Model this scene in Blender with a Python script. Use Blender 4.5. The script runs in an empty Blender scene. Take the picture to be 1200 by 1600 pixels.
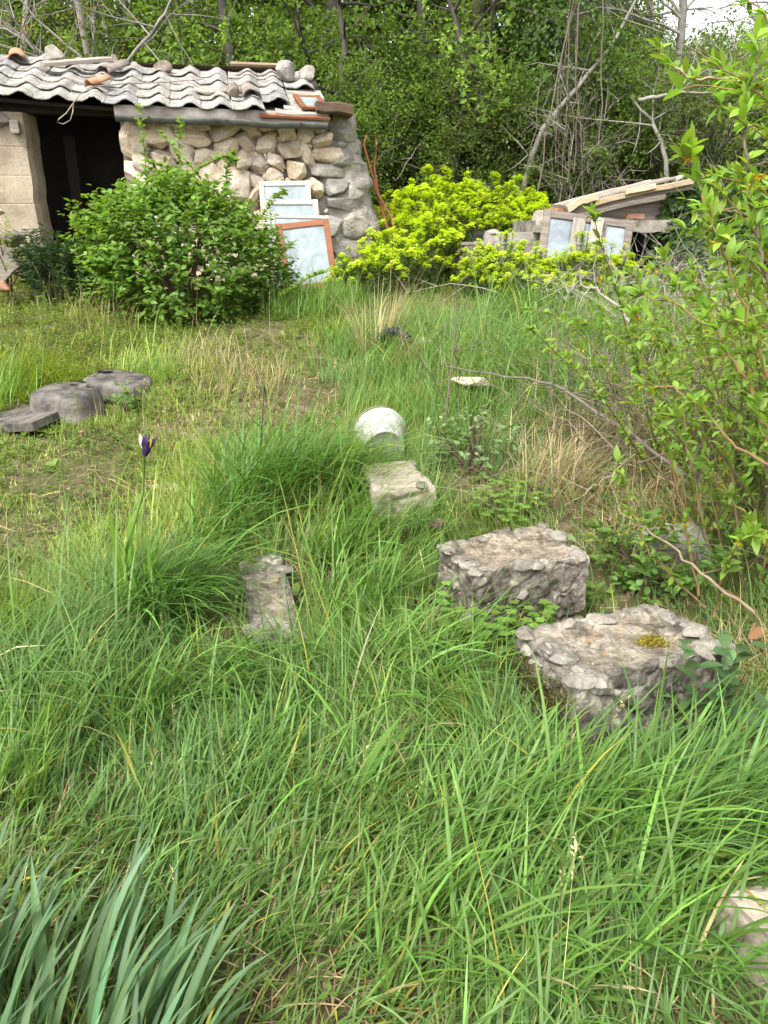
import bpy, math, random
import numpy as np
from math import radians as R, sin, cos, pi

random.seed(11)
rng = np.random.default_rng(11)
scene = bpy.context.scene
COL = scene.collection

# ------------------------------------------------------------------ camera, sky, sun, exposure
PITCH, EYE, FPX = R(20.0), 1.55, 1209.0
cam_data = bpy.data.cameras.new('camera')
cam = bpy.data.objects.new('camera', cam_data)
COL.objects.link(cam)
cam.location = (0, 0, EYE)
cam.rotation_euler = (R(90) - PITCH, 0, 0)
cam_data.sensor_width = 36.0
cam_data.lens = 36.0 * FPX / 1600.0
cam_data.clip_start = 0.05
cam_data.clip_end = 2000
scene.camera = cam

SUN_EL, SUN_AZ = R(54), R(212)          # azimuth clockwise from +Y: high, behind the camera and to its left
world = bpy.data.worlds.new('World')
scene.world = world
world.use_nodes = True
wn, wl = world.node_tree.nodes, world.node_tree.links
sky = wn.new('ShaderNodeTexSky')
sky.sky_type = 'NISHITA'
sky.sun_disc = False
sky.sun_elevation = SUN_EL
sky.sun_rotation = SUN_AZ
sky.air_density = 1.0
sky.dust_density = 4.0
sky.ozone_density = 1.0
hs = wn.new('ShaderNodeHueSaturation')
hs.inputs['Saturation'].default_value = 0.10
wl.new(sky.outputs[0], hs.inputs['Color'])
bg = wn['Background']
wl.new(hs.outputs[0], bg.inputs['Color'])
bg.inputs['Strength'].default_value = 0.15

sun_data = bpy.data.lights.new('sun', 'SUN')
sun = bpy.data.objects.new('sun', sun_data)
COL.objects.link(sun)
sun_data.energy = 1.3
sun_data.angle = R(18)
sun_data.color = (1.0, 0.96, 0.89)
sun.rotation_euler = (pi / 2 - SUN_EL, 0, pi - SUN_AZ)
sun.location = (-3, -5, 12)

scene.view_settings.view_transform = 'Standard'
scene.view_settings.look = 'None'
scene.view_settings.gamma = 1.0
scene.view_settings.use_curve_mapping = False
scene.view_settings.exposure = 1.62
scene.cycles.max_bounces = 10
scene.cycles.diffuse_bounces = 6
scene.cycles.transmission_bounces = 8
scene.cycles.transparent_max_bounces = 4
scene.cycles.use_denoising = True

# ------------------------------------------------------------------ numeric helpers
CP, SP = cos(PITCH), sin(PITCH)


def ray(px, py):
    x, v = (px - 600) / FPX, (800 - py) / FPX
    return np.array([x, CP + v * SP, v * CP - SP])


def at(px, py, Y):
    d = ray(px, py)
    return np.array([0, 0, EYE]) + d * (Y / d[1])


def atz(px, py, Z):
    d = ray(px, py)
    return np.array([0, 0, EYE]) + d * ((Z - EYE) / d[2])


def vnoise(P, seed=0):
    P = np.asarray(P, float)
    i = np.floor(P).astype(np.int64)
    f = P - i
    f = f * f * (3 - 2 * f)

    def h(ix, iy, iz):
        n = (ix * 374761393 + iy * 668265263 + iz * 1013904223 + seed * 1274126177) & 0xffffffff
        n = ((n ^ (n >> 13)) * 1274126177) & 0xffffffff
        n = n ^ (n >> 16)
        return n / 4294967296.0
    x, y, z = i[..., 0], i[..., 1], i[..., 2]
    fx, fy, fz = f[..., 0], f[..., 1], f[..., 2]
    a = h(x, y, z) * (1 - fx) + h(x + 1, y, z) * fx
    b = h(x, y + 1, z) * (1 - fx) + h(x + 1, y + 1, z) * fx
    c = h(x, y, z + 1) * (1 - fx) + h(x + 1, y, z + 1) * fx
    d = h(x, y + 1, z + 1) * (1 - fx) + h(x + 1, y + 1, z + 1) * fx
    return (a * (1 - fy) + b * fy) * (1 - fz) + (c * (1 - fy) + d * fy) * fz


def fbm(P, seed=0, octaves=4):
    P = np.asarray(P, float)
    s, a, t = 0, 1.0, 0
    for k in range(octaves):
        s = s + a * vnoise(P * (2 ** k), seed + k * 7)
        t += a
        a *= 0.5
    return s / t


def n2(x, y, f, seed=0, octaves=2):
    return fbm(np.stack([x * f, y * f, np.zeros_like(x) + seed * 0.37], -1), seed, octaves)


GY = [-600, 1.2, 1.9, 2.6, 9.2, 11.0, 14, 40, 150, 900]
GZ = [0, 0, 0.02, 0.1, 1.08, 1.42, 1.75, 3.6, 7, 7]


def gz(x, y):
    x = np.asarray(x, float)
    y = np.asarray(y, float)
    z = np.interp(y, GY, GZ)
    k = np.clip(1 - np.abs(y - 5) / 30, 0, 1)
    z = z + k * ((n2(x, y, 1.1, 3) - .5) * .10 + (n2(x, y, 4.5, 4) - .5) * .035)
    z = z + 0.25 * np.clip((-x - 2.2) / 2.5, 0, 1) * np.clip((y - 4) / 3, 0, 1)
    return z


def gp(px, py):
    d = ray(px, py)
    t = np.linspace(.5, 40, 8000)
    P = np.array([0, 0, EYE]) + d * t[:, None]
    i = int(np.argmax(P[:, 2] < gz(P[:, 0], P[:, 1])))
    return P[i]


def unit(v):
    v = np.asarray(v, float)
    return v / np.maximum(np.linalg.norm(v, axis=-1, keepdims=True), 1e-9)


# ------------------------------------------------------------------ mesh builder
class MB:
    def __init__(self):
        self.v, self.f, self.c, self.n = [], [], [], 0

    def add(self, V, F, col=None):
        V = np.asarray(V, float).reshape(-1, 3)
        for f in F:
            f = np.asarray(f, np.int64)
            if len(f):
                self.f.append(f + self.n)
        self.v.append(V)
        if col is None:
            col = (1, 1, 1)
        self.c.append(np.broadcast_to(np.asarray(col, float), (len(V), 3)))
        self.n += len(V)
        return self

    def mesh(self, name, smooth=True):
        me = bpy.data.meshes.new(name)
        V = np.concatenate(self.v)
        me.vertices.add(len(V))
        me.vertices.foreach_set('co', V.astype(np.float32).ravel())
        li = np.concatenate([f.ravel() for f in self.f])
        ct = np.concatenate([np.full(len(f), f.shape[1]) for f in self.f])
        st = np.concatenate([[0], np.cumsum(ct)[:-1]])
        me.loops.add(len(li))
        me.loops.foreach_set('vertex_index', li.astype(np.int32))
        me.polygons.add(len(ct))
        me.polygons.foreach_set('loop_start', st.astype(np.int32))
        me.polygons.foreach_set('loop_total', ct.astype(np.int32))
        me.polygons.foreach_set('use_smooth', np.full(len(ct), smooth))
        at_ = me.attributes.new('tint', 'FLOAT_COLOR', 'POINT')
        cc = np.ones((len(V), 4), np.float32)
        cc[:, :3] = np.concatenate(self.c)
        at_.data.foreach_set('color', cc.ravel())
        me.update(calc_edges=True)
        me.validate()
        return me

    def build(self, name, mat, parent=None, smooth=True, loc=None):
        return link(name, self.mesh(name, smooth), mat, parent, loc)


def link(name, me, mat=None, parent=None, loc=None, rot=None, scl=None):
    o = bpy.data.objects.new(name, me)
    COL.objects.link(o)
    if mat is not None and me is not None and not me.materials:
        me.materials.append(mat)
    if parent is not None:
        o.parent = parent
    if loc is not None:
        o.location = tuple(loc)
    if rot is not None:
        o.rotation_euler = tuple(rot)
    if scl is not None:
        o.scale = (scl,) * 3 if np.isscalar(scl) else tuple(scl)
    return o


def tag(o, label, cat, group=None):
    o['label'] = label
    o['category'] = cat
    if group:
        o['group'] = group
    return o


def thing(name, label, cat, loc, rz=0.0, group=None):
    o = link(name, None, loc=loc, rot=(0, 0, rz))
    o.empty_display_size = 0.1
    return tag(o, label, cat, group)


def copy_thing(o, loc, rz=0.0, scl=1.0, label=None, group=None):
    def rec(s, par):
        c = s.copy()
        COL.objects.link(c)
        c.parent = par
        for ch in s.children:
            rec(ch, c)
        return c
    c = rec(o, None)
    c.location = tuple(loc)
    c.rotation_euler = (0, 0, rz)
    c.scale = (scl,) * 3 if np.isscalar(scl) else tuple(scl)
    if label:
        c['label'] = label
    if group:
        c['group'] = group
    return c


def rotz(V, a):
    c, s = cos(a), sin(a)
    V = np.asarray(V, float)
    return np.stack([V[..., 0] * c - V[..., 1] * s, V[..., 0] * s + V[..., 1] * c, V[..., 2]], -1)


def rotx(V, a):
    c, s = cos(a), sin(a)
    V = np.asarray(V, float)
    return np.stack([V[..., 0], V[..., 1] * c - V[..., 2] * s, V[..., 1] * s + V[..., 2] * c], -1)


def roty(V, a):
    c, s = cos(a), sin(a)
    V = np.asarray(V, float)
    return np.stack([V[..., 0] * c + V[..., 2] * s, V[..., 1], -V[..., 0] * s + V[..., 2] * c], -1)


BOXF = np.array([[0, 3, 2, 1], [4, 5, 6, 7], [0, 1, 5, 4], [1, 2, 6, 5], [2, 3, 7, 6], [3, 0, 4, 7]])


def box_v(x0, x1, y0, y1, z0, z1):
    return np.array([[x0, y0, z0], [x1, y0, z0], [x1, y1, z0], [x0, y1, z0],
                     [x0, y0, z1], [x1, y0, z1], [x1, y1, z1], [x0, y1, z1]], float)


def bar_v(x0, x1, y0, y1, z0, z1, ch=0.004, n=6, warp=0.0, seed=0):
    """a long bar with chamfered edges, subdivided along its longest side and slightly warped"""
    d = np.array([x1 - x0, y1 - y0, z1 - z0])
    ax = int(np.argmax(d))
    o = [a for a in range(3) if a != ax]
    lo, hi = np.array([x0, y0, z0], float), np.array([x1, y1, z1], float)
    a0, a1, b0, b1 = lo[o[0]], hi[o[0]], lo[o[1]], hi[o[1]]
    prof = [(a0 + ch, b0), (a1 - ch, b0), (a1, b0 + ch), (a1, b1 - ch), (a1 - ch, b1), (a0 + ch, b1), (a0, b1 - ch), (a0, b0 + ch)]
    V = []
    for i in range(n + 1):
        t = lo[ax] + d[ax] * i / n
        w = (vnoise(np.array([[i * .8 + seed * 3.1, seed * 1.7, .5]]), seed)[0] - .5) * warp
        w2 = (vnoise(np.array([[i * .8 + seed * 2.3, seed * 4.7, 9.5]]), seed)[0] - .5) * warp
        for (p, q) in prof:
            c = [0, 0, 0]
            c[ax] = t
            c[o[0]] = p + w
            c[o[1]] = q + w2
            V.append(c)
    k = 8
    F = [[i * k + j, i * k + (j + 1) % k, (i + 1) * k + (j + 1) % k, (i + 1) * k + j] for i in range(n) for j in range(k)]
    caps = [list(range(k))[::-1], [n * k + j for j in range(k)]]
    F = np.array(F)
    if ax == 1:
        F = F[:, ::-1]
        caps = [c[::-1] for c in caps]
    return np.array(V), [F, np.array(caps)]


def tube(mb, pts, rad, k=5, col=None):
    P = np.asarray(pts, float)
    n = len(P)
    rad = np.broadcast_to(np.asarray(rad, float), (n,))
    T = unit(np.gradient(P, axis=0))
    ref = np.array([0.31, 0.17, 0.93]) if abs(T[:, 2]).mean() < .8 else np.array([.95, .1, .05])
    A = unit(np.cross(T, ref))
    B = np.cross(T, A)
    a = np.arange(k) * 2 * pi / k
    V = (P[:, None] + rad[:, None, None] * (np.cos(a)[None, :, None] * A[:, None] + np.sin(a)[None, :, None] * B[:, None])).reshape(-1, 3)
    i = np.arange(n - 1)[:, None] * k
    j = np.arange(k)[None]
    F = np.stack([i + j, i + (j + 1) % k, i + k + (j + 1) % k, i + k + j], -1).reshape(-1, 4)
    mb.add(V, [F, np.array([[x for x in range(k)], [(n - 1) * k + x for x in range(k)][::-1]])], col)


def leaves(mb, P, D, N, L, W, col, fold=.35, droop=.15, detail=0):
    P = np.asarray(P, float)
    n = len(P)
    if n == 0:
        return
    D = unit(D)
    S = unit(np.cross(D, N))
    U = np.cross(S, D)
    L = np.broadcast_to(np.asarray(L, float), (n,))[:, None]
    W = np.broadcast_to(np.asarray(W, float), (n,))[:, None]
    col = np.broadcast_to(np.asarray(col, float), (n, 3))
    if detail == 0:
        V = np.stack([P, P + D * L * .45 + S * W + U * W * fold, P + D * L - U * L * droop, P + D * L * .45 - S * W + U * W * fold], 1)
        b = np.arange(n)[:, None] * 4
        mb.add(V.reshape(-1, 3), [np.concatenate([b + [0, 1, 2], b + [0, 2, 3]])], np.repeat(col, 4, 0))
    else:
        st = [(0.22, .72), (.5, 1.0), (.78, .62)]
        vs = [P]
        for t, w in st:
            m = P + D * L * t - U * L * droop * t * t
            vs += [m + S * W * w + U * W * fold * w, m, m - S * W * w + U * W * fold * w]
        vs.append(P + D * L - U * L * droop)
        V = np.stack(vs, 1)
        b = np.arange(n)[:, None] * 11
        tr = np.concatenate([b + [0, 1, 2], b + [0, 2, 3], b + [7, 10, 8], b + [8, 10, 9]])
        qd = np.concatenate([b + [1, 4, 5, 2], b + [2, 5, 6, 3], b + [4, 7, 8, 5], b + [5, 8, 9, 6]])
        mb.add(V.reshape(-1, 3), [tr, qd], np.repeat(col, 11, 0))


def blades(mb, P, L, W, az, th0, th1, col, nseg=3, roll=None, floor=None, power=1.0):
    """ribbons that bend from th0 (angle off vertical at the foot) to th1 (at the tip)"""
    P = np.asarray(P, float)
    n = len(P)
    if n == 0:
        return
    f = np.stack([np.cos(az), np.sin(az), np.zeros(n)], -1)
    side = np.stack([-np.sin(az), np.cos(az), np.zeros(n)], -1)
    if roll is not None:
        side = unit(side * np.cos(roll)[:, None] + np.array([0, 0, 1.0]) * np.sin(roll)[:, None] * .7 + f * np.sin(roll)[:, None] * .4)
    prof = {3: [.75, 1.0, .72], 4: [.7, 1.0, .9, .55], 6: [.75, .95, 1.0, .95, .8, .5]}[nseg]
    c = P.copy()
    V = []
    for i in range(nseg):
        w = (W * prof[i] * .5)[:, None]
        V += [c - side * w, c + side * w]
        t = ((i + .5) / nseg) ** power
        th = th0 + (th1 - th0) * t
        c = c + (L / nseg)[:, None] * (f * np.sin(th)[:, None] + np.array([0, 0, 1.0]) * np.cos(th)[:, None])
        if floor is not None:
            c[:, 2] = np.maximum(c[:, 2], floor + .004)
    V.append(c)
    k = 2 * nseg + 1
    V = np.stack(V, 1).reshape(-1, 3)
    b = np.arange(n)[:, None] * k
    qd = np.concatenate([b + [2 * i, 2 * i + 1, 2 * i + 3, 2 * i + 2] for i in range(nseg - 1)])
    tr = b + [2 * nseg - 2, 2 * nseg - 1, 2 * nseg]
    mb.add(V, [qd, tr], np.repeat(np.broadcast_to(col, (n, 3)), k, 0))


def tints(n, base, var=.18, yel=.0, r=rng):
    """per-leaf colours round a base: brightness, and a share that drifts to yellow"""
    b = np.asarray(base, float)[None] * np.exp(r.normal(0, var, (n, 1)))
    k = r.random((n, 1)) ** 3 * yel
    b = b * (1 - k) + np.array([[.30, .26, .03]]) * k
    return b * np.exp(r.normal(0, .06, (n, 3)))


def rock_v(rx, ry, rz, seed, n=2, rough=.25, box=2.0, cuts=9):
    """an angular lump: subdivided icosphere cut by noise"""
    t = (1 + 5 ** .5) / 2
    V = [(-1, t, 0), (1, t, 0), (-1, -t, 0), (1, -t, 0), (0, -1, t), (0, 1, t), (0, -1, -t), (0, 1, -t), (t, 0, -1), (t, 0, 1), (-t, 0, -1), (-t, 0, 1)]
    F = [(0, 11, 5), (0, 5, 1), (0, 1, 7), (0, 7, 10), (0, 10, 11), (1, 5, 9), (5, 11, 4), (11, 10, 2), (10, 7, 6), (7, 1, 8),
         (3, 9, 4), (3, 4, 2), (3, 2, 6), (3, 6, 8), (3, 8, 9), (4, 9, 5), (2, 4, 11), (6, 2, 10), (8, 6, 7), (9, 8, 1)]
    V = [np.array(v) / np.linalg.norm(v) for v in V]
    for _ in range(n):
        mid, NF = {}, []

        def m(a, b):
            key = (min(a, b), max(a, b))
            if key not in mid:
                p = V[a] + V[b]
                V.append(p / np.linalg.norm(p))
                mid[key] = len(V) - 1
            return mid[key]
        for a, b, c in F:
            ab, bc, ca = m(a, b), m(b, c), m(c, a)
            NF += [(a, ab, ca), (b, bc, ab), (c, ca, bc), (ab, bc, ca)]
        F = NF
    V = np.array(V)
    r = np.random.default_rng(seed)
    V = V / (np.abs(V) ** box).sum(1, keepdims=True) ** (1 / box)
    for _ in range(cuts):                                # planar cuts
        d = unit(r.normal(0, 1, 3))
        h = r.uniform(.55, .85) * (1 + .12 * (box - 2))
        k = V @ d
        V = np.where((k > h)[:, None], V - d * (k - h)[:, None], V)
    V = V * (1 + rough * (fbm(V * 1.7 + seed * 3.3, seed, 3) - .5))[:, None]
    return V * np.array([rx, ry, rz]), [np.array(F)]


# ------------------------------------------------------------------ materials
def mat(name):
    m = bpy.data.materials.new(name)
    m.use_nodes = True
    return m, m.node_tree.nodes, m.node_tree.links, m.node_tree.nodes['Principled BSDF']


def ramp(nt, l, src, stops):
    r = nt.new('ShaderNodeValToRGB')
    e = r.color_ramp.elements
    while len(e) < len(stops):
        e.new(.5)
    for x, (p, c) in zip(e, stops):
        x.position = p
        x.color = (*c, 1) if len(c) == 3 else c
    l.new(src, r.inputs[0])
    return r.outputs[0]


def mix(nt, l, fac, a, b, mode='MIX'):
    m = nt.new('ShaderNodeMix')
    m.data_type = 'RGBA'
    m.blend_type = mode
    for s, v in ((m.inputs[0], fac), (m.inputs[6], a), (m.inputs[7], b)):
        if isinstance(v, (int, float)):
            s.default_value = v
        elif isinstance(v, tuple):
            s.default_value = (*v, 1)
        else:
            l.new(v, s)
    return m.outputs[2]


def noise(nt, l, scale, detail=6, rough=.6, vec=None, dist=0.0):
    t = nt.new('ShaderNodeTexNoise')
    t.inputs['Scale'].default_value = scale
    t.inputs['Detail'].default_value = detail
    t.inputs['Roughness'].default_value = rough
    t.inputs['Distortion'].default_value = dist
    if vec is None:
        tc = nt.new('ShaderNodeTexCoord')
        vec = tc.outputs['Object']
    l.new(vec, t.inputs['Vector'])
    return t.outputs[0]


def bump(nt, l, bsdf, hs, strength=.6, dist=.02):
    prev = None
    for h, s, d in hs:
        b = nt.new('ShaderNodeBump')
        b.inputs['Strength'].default_value = s
        b.inputs['Distance'].default_value = d
        l.new(h, b.inputs['Height'])
        if prev is not None:
            l.new(prev, b.inputs['Normal'])
        prev = b.outputs[0]
    l.new(prev, bsdf.inputs['Normal'])


def leaf_mat(name, rough=.5, trans=.35, tcol=(1.25, 1.2, .55), spec=.35):
    m, nt, l, b = mat(name)
    a = nt.new('ShaderNodeAttribute')
    a.attribute_name = 'tint'
    oi = nt.new('ShaderNodeObjectInfo')
    hsv = nt.new('ShaderNodeHueSaturation')
    mr = nt.new('ShaderNodeMapRange')
    mr.inputs[3].default_value = .82
    mr.inputs[4].default_value = 1.18
    l.new(oi.outputs['Random'], mr.inputs[0])
    l.new(mr.outputs[0], hsv.inputs['Value'])
    l.new(a.outputs['Color'], hsv.inputs['Color'])
    l.new(hsv.outputs[0], b.inputs['Base Color'])
    b.inputs['Roughness'].default_value = rough
    b.inputs['Specular IOR Level'].default_value = spec
    tr = nt.new('ShaderNodeBsdfTranslucent')
    l.new(mix(nt, l, 1.0, hsv.outputs[0], tcol, 'MULTIPLY'), tr.inputs['Color'])
    ms = nt.new('ShaderNodeMixShader')
    ms.inputs[0].default_value = trans
    l.new(b.outputs[0], ms.inputs[1])
    l.new(tr.outputs[0], ms.inputs[2])
    l.new(ms.outputs[0], nt['Material Output'].inputs['Surface'])
    return m


def tint_mat(name, rough=.8, nscale=30, amt=.5, bumpd=.004):
    """matt surface whose colour comes from the mesh's own tint, broken up by grain"""
    m, nt, l, b = mat(name)
    a = nt.new('ShaderNodeAttribute')
    a.attribute_name = 'tint'
    n = noise(nt, l, nscale, 6, .65)
    c = mix(nt, l, amt, a.outputs['Color'], ramp(nt, l, n, [(.3, (.45, .45, .45)), (.7, (1.5, 1.5, 1.5))]), 'MULTIPLY')
    l.new(c, b.inputs['Base Color'])
    b.inputs['Roughness'].default_value = rough
    b.inputs['Specular IOR Level'].default_value = .2
    bump(nt, l, b, [(n, .7, bumpd)])
    return m


def stone_mat(name, cols, scale=6.0, fine=60.0, spots=None, bd=.012, vary=.35, moss=0.0, tint=False, dk=.62):
    m, nt, l, b = mat(name)
    tc = nt.new('ShaderNodeTexCoord')
    v = tc.outputs['Object']
    n1 = noise(nt, l, scale, 8, .65, v, .4)
    n2_ = noise(nt, l, fine, 8, .7, v)
    c = ramp(nt, l, n1, [(.28, cols[0]), (.5, cols[1]), (.72, cols[2])])
    c = mix(nt, l, .55, c, ramp(nt, l, n2_, [(.3, (.5, .49, .47)), (.62, (1.25, 1.25, 1.25))]), 'MULTIPLY')
    if spots:
        n3 = noise(nt, l, scale * 2.3, 5, .6, v, 1.2)
        c = mix(nt, l, ramp(nt, l, n3, [(.6, (0, 0, 0)), (.68, (.85, .85, .85))]), c, spots)
    n4 = noise(nt, l, scale * 1.3, 6, .7, v, .8)
    c = mix(nt, l, ramp(nt, l, n4, [(dk, (0, 0, 0)), (dk + .11, (.65, .65, .65))]), c, (cols[0][0] * .45, cols[0][1] * .35, cols[0][2] * .33))
    if moss:
        n5 = noise(nt, l, scale * 1.7, 6, .7, v, .5)
        c = mix(nt, l, ramp(nt, l, n5, [(.62 - moss * .1, (0, 0, 0)), (.72 - moss * .1, (.9, .9, .9))]), c, (.09, .085, .015))
    oi = nt.new('ShaderNodeObjectInfo')
    rc = ramp(nt, l, oi.outputs['Random'], [(0, (1 - vary, 1 - vary, 1 - vary * .9)), (.35, (1.05, 1.0, .93)), (.7, (1, 1, 1.0)), (1, (1 + vary * .4, 1 + vary * .3, 1 + vary * .1))])
    c = mix(nt, l, 1.0, c, rc, 'MULTIPLY')
    if tint:
        ta = nt.new('ShaderNodeAttribute')
        ta.attribute_name = 'tint'
        c = mix(nt, l, 1.0, c, ta.outputs['Color'], 'MULTIPLY')
    l.new(c, b.inputs['Base Color'])
    b.inputs['Roughness'].default_value = .92
    b.inputs['Specular IOR Level'].default_value = .15
    vo = nt.new('ShaderNodeTexVoronoi')
    vo.inputs['Scale'].default_value = fine * .6
    l.new(v, vo.inputs['Vector'])
    bump(nt, l, b, [(n1, .6, bd * 2), (n2_, .8, bd * .6), (vo.outputs[0], .3, bd * .3)])
    return m


def wood_mat(name, dark, light, axis=0, rough=.8, peel=None):
    m, nt, l, b = mat(name)
    tc = nt.new('ShaderNodeTexCoord')
    mp = nt.new('ShaderNodeMapping')
    s = [26, 26, 26]
    s[axis] = 2.0
    mp.inputs['Scale'].default_value = s
    l.new(tc.outputs['Object'], mp.inputs['Vector'])
    n1 = noise(nt, l, 1.6, 8, .7, mp.outputs[0], .6)
    c = ramp(nt, l, n1, [(.3, dark), (.68, light)])
    if peel:
        n2_ = noise(nt, l, 14, 8, .75, tc.outputs['Object'], .5)
        c = mix(nt, l, ramp(nt, l, n2_, [(.55, (0, 0, 0)), (.62, (1, 1, 1))]), c, peel)
    oi = nt.new('ShaderNodeObjectInfo')
    rc = ramp(nt, l, oi.outputs['Random'], [(0, (.75, .74, .73)), (1, (1.2, 1.2, 1.18))])
    c = mix(nt, l, 1.0, c, rc, 'MULTIPLY')
    l.new(c, b.inputs['Base Color'])
    b.inputs['Roughness'].default_value = rough
    b.inputs['Specular IOR Level'].default_value = .25
    bump(nt, l, b, [(n1, .5, .006)])
    return m


def plain_mat(name, a, b_, rough=.5, spec=.4, metal=0.0, scale=8, bd=.003):
    m, nt, l, b = mat(name)
    n1 = noise(nt, l, scale, 8, .7, None, .5)
    n2_ = noise(nt, l, scale * 7, 6, .7)
    c = mix(nt, l, ramp(nt, l, n1, [(.38, (0, 0, 0)), (.66, (1, 1, 1))]), a, b_)
    c = mix(nt, l, .35, c, ramp(nt, l, n2_, [(.3, (.6, .6, .6)), (.6, (1.15, 1.15, 1.15))]), 'MULTIPLY')
    l.new(c, b.inputs['Base Color'])
    l.new(ramp(nt, l, n1, [(.3, (rough, rough, rough)), (.7, (min(1, rough + .25),) * 3)]), b.inputs['Roughness'])
    b.inputs['Specular IOR Level'].default_value = spec
    b.inputs['Metallic'].default_value = metal
    bump(nt, l, b, [(n2_, .3, bd)])
    return m


M = {}
M['blade'] = leaf_mat('grass_blade', .45, .42, (1.3, 1.35, .45), .3)
M['leaf'] = leaf_mat('leaf', .5, .48, (1.3, 1.3, .55))
M['tree_leaf'] = leaf_mat('tree_leaf', .6, .58, (1.35, 1.3, .7), .25)
M['leaf_dull'] = leaf_mat('leaf_dull', .6, .3)
M['petal'] = leaf_mat('petal', .6, .45, (1.15, 1.15, .6), .2)
M['straw'] = leaf_mat('straw', .7, .2, (1.1, 1, .8), .2)
M['twig'] = tint_mat('twig', .85, 40, .45, .002)
M['bark'] = tint_mat('bark', .9, 9, .6, .02)
M['limestone'] = stone_mat('limestone', [(.31, .24, .165), (.56, .475, .375), (.66, .60, .51)], 4.5, 40, (.62, .58, .52), .016, .30)
M['grey_stone'] = stone_mat('grey_stone', [(.16, .15, .135), (.28, .265, .24), (.40, .38, .35)], 6, 50, (.42, .40, .37), .016, .2)
M['render'] = stone_mat('lime_render', [(.15, .14, .125), (.27, .255, .235), (.38, .365, .34)], 7, 45, (.42, .40, .375), .025, .05)
M['plinth'] = stone_mat('rubble_concrete', [(.085, .077, .063), (.215, .195, .165), (.37, .335, .285)], 13, 75, (.44, .41, .365), .022, .1, .3, True, .5)
M['plinth_stone'] = stone_mat('rim_stone', [(.08, .074, .062), (.19, .175, .15), (.31, .29, .255)], 14, 80, (.38, .36, .325), .010, .3)
M['concrete'] = stone_mat('weathered_concrete', [(.20, .17, .13), (.34, .295, .235), (.42, .375, .31)], 3, 50, None, .008, .05)
M['old_concrete'] = stone_mat('mossy_concrete', [(.10, .09, .075), (.24, .22, .195), (.37, .345, .31)], 4.5, 50, None, .01, .05, .35)
M['tile'] = stone_mat('cement_tile', [(.11, .105, .098), (.26, .255, .243), (.40, .395, .38)], 9, 60, (.47, .465, .44), .008, .25)
M['terracotta'] = stone_mat('terracotta', [(.20, .11, .075), (.36, .19, .12), (.42, .27, .19)], 8, 60, None, .006, .2)
M['dark_tile'] = stone_mat('dark_old_tile', [(.09, .08, .07), (.20, .17, .15), (.31, .27, .24)], 9, 70, None, .008, .2)
M['grey_wood'] = wood_mat('grey_wood', (.17, .145, .12), (.36, .32, .28), 0)
M['grey_wood_z'] = wood_mat('grey_board', (.17, .15, .13), (.37, .34, .30), 2)
M['pale_wood'] = wood_mat('pale_wood', (.33, .235, .15), (.50, .40, .29), 0)
M['dark_wood'] = wood_mat('dark_wood', (.045, .03, .022), (.12, .075, .05), 0)
M['old_frame_wood'] = wood_mat('old_frame_wood', (.11, .085, .07), (.27, .23, .20), 0)
M['brown_paint'] = wood_mat('brown_painted_wood', (.17, .062, .028), (.27, .11, .052), 0, .5)
M['white_paint'] = wood_mat('white_painted_wood', (.40, .39, .365), (.56, .55, .52), 0, .5, (.42, .38, .32))
M['cream_paint'] = wood_mat('cream_painted_wood', (.42, .36, .26), (.58, .52, .41), 0, .55, (.34, .28, .2))
M['pane'] = plain_mat('dusty_glass', (.33, .40, .42), (.15, .18, .19), .06, .8, 0, 4, .0)
M['pane_dark'] = plain_mat('smeared_glass', (.27, .32, .37), (.12, .14, .16), .05, .8, 0, 3, .0)
M['rust'] = plain_mat('rusty_steel', (.26, .095, .04), (.13, .06, .035), .8, .3, 0, 20, .004)
M['zinc'] = plain_mat('weathered_zinc', (.11, .12, .105), (.06, .06, .05), .65, .35, .1, 9)
M['fascia'] = plain_mat('fascia_metal', (.40, .375, .34), (.27, .22, .19), .6, .3, 0, 6)
M['black_plastic'] = plain_mat('weathered_black_plastic', (.03, .029, .031), (.17, .145, .12), .5, .4, 0, 9)
M['black_rubber'] = plain_mat('black_rubber', (.02, .02, .021), (.045, .042, .04), .5, .4, 0, 9)
M['white_plastic'] = plain_mat('white_plastic', (.46, .46, .44), (.25, .245, .21), .4, .45, 0, 12)
M['dark_shade'] = plain_mat('painted_dark_shade', (.05, .045, .04), (.03, .028, .025), .95, .1, 0, 6)  # near-black colour painting in the shade indoors and under the eave
M['wire'] = plain_mat('galvanised_wire', (.32, .28, .24), (.22, .16, .12), .5, .4, .5, 12)

# ground
m, nt, l, b = mat('meadow_earth')
tc = nt.new('ShaderNodeTexCoord')
v = tc.outputs['Object']
na, nb, nc = noise(nt, l, .9, 6, .6, v), noise(nt, l, 7, 8, .7, v), noise(nt, l, 60, 8, .75, v)
c = ramp(nt, l, nb, [(.3, (.055, .036, .022)), (.5, (.13, .095, .06)), (.7, (.22, .175, .115))])
c = mix(nt, l, ramp(nt, l, na, [(.42, (0, 0, 0)), (.6, (.55, .55, .55))]), c, (.055, .085, .02))
c = mix(nt, l, .6, c, ramp(nt, l, nc, [(.32, (.35, .35, .35)), (.65, (1.4, 1.4, 1.4))]), 'MULTIPLY')
l.new(c, b.inputs['Base Color'])
b.inputs['Roughness'].default_value = 1
b.inputs['Specular IOR Level'].default_value = .1
bump(nt, l, b, [(nb, .6, .03), (nc, .8, .01)])
M['earth'] = m

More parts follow.
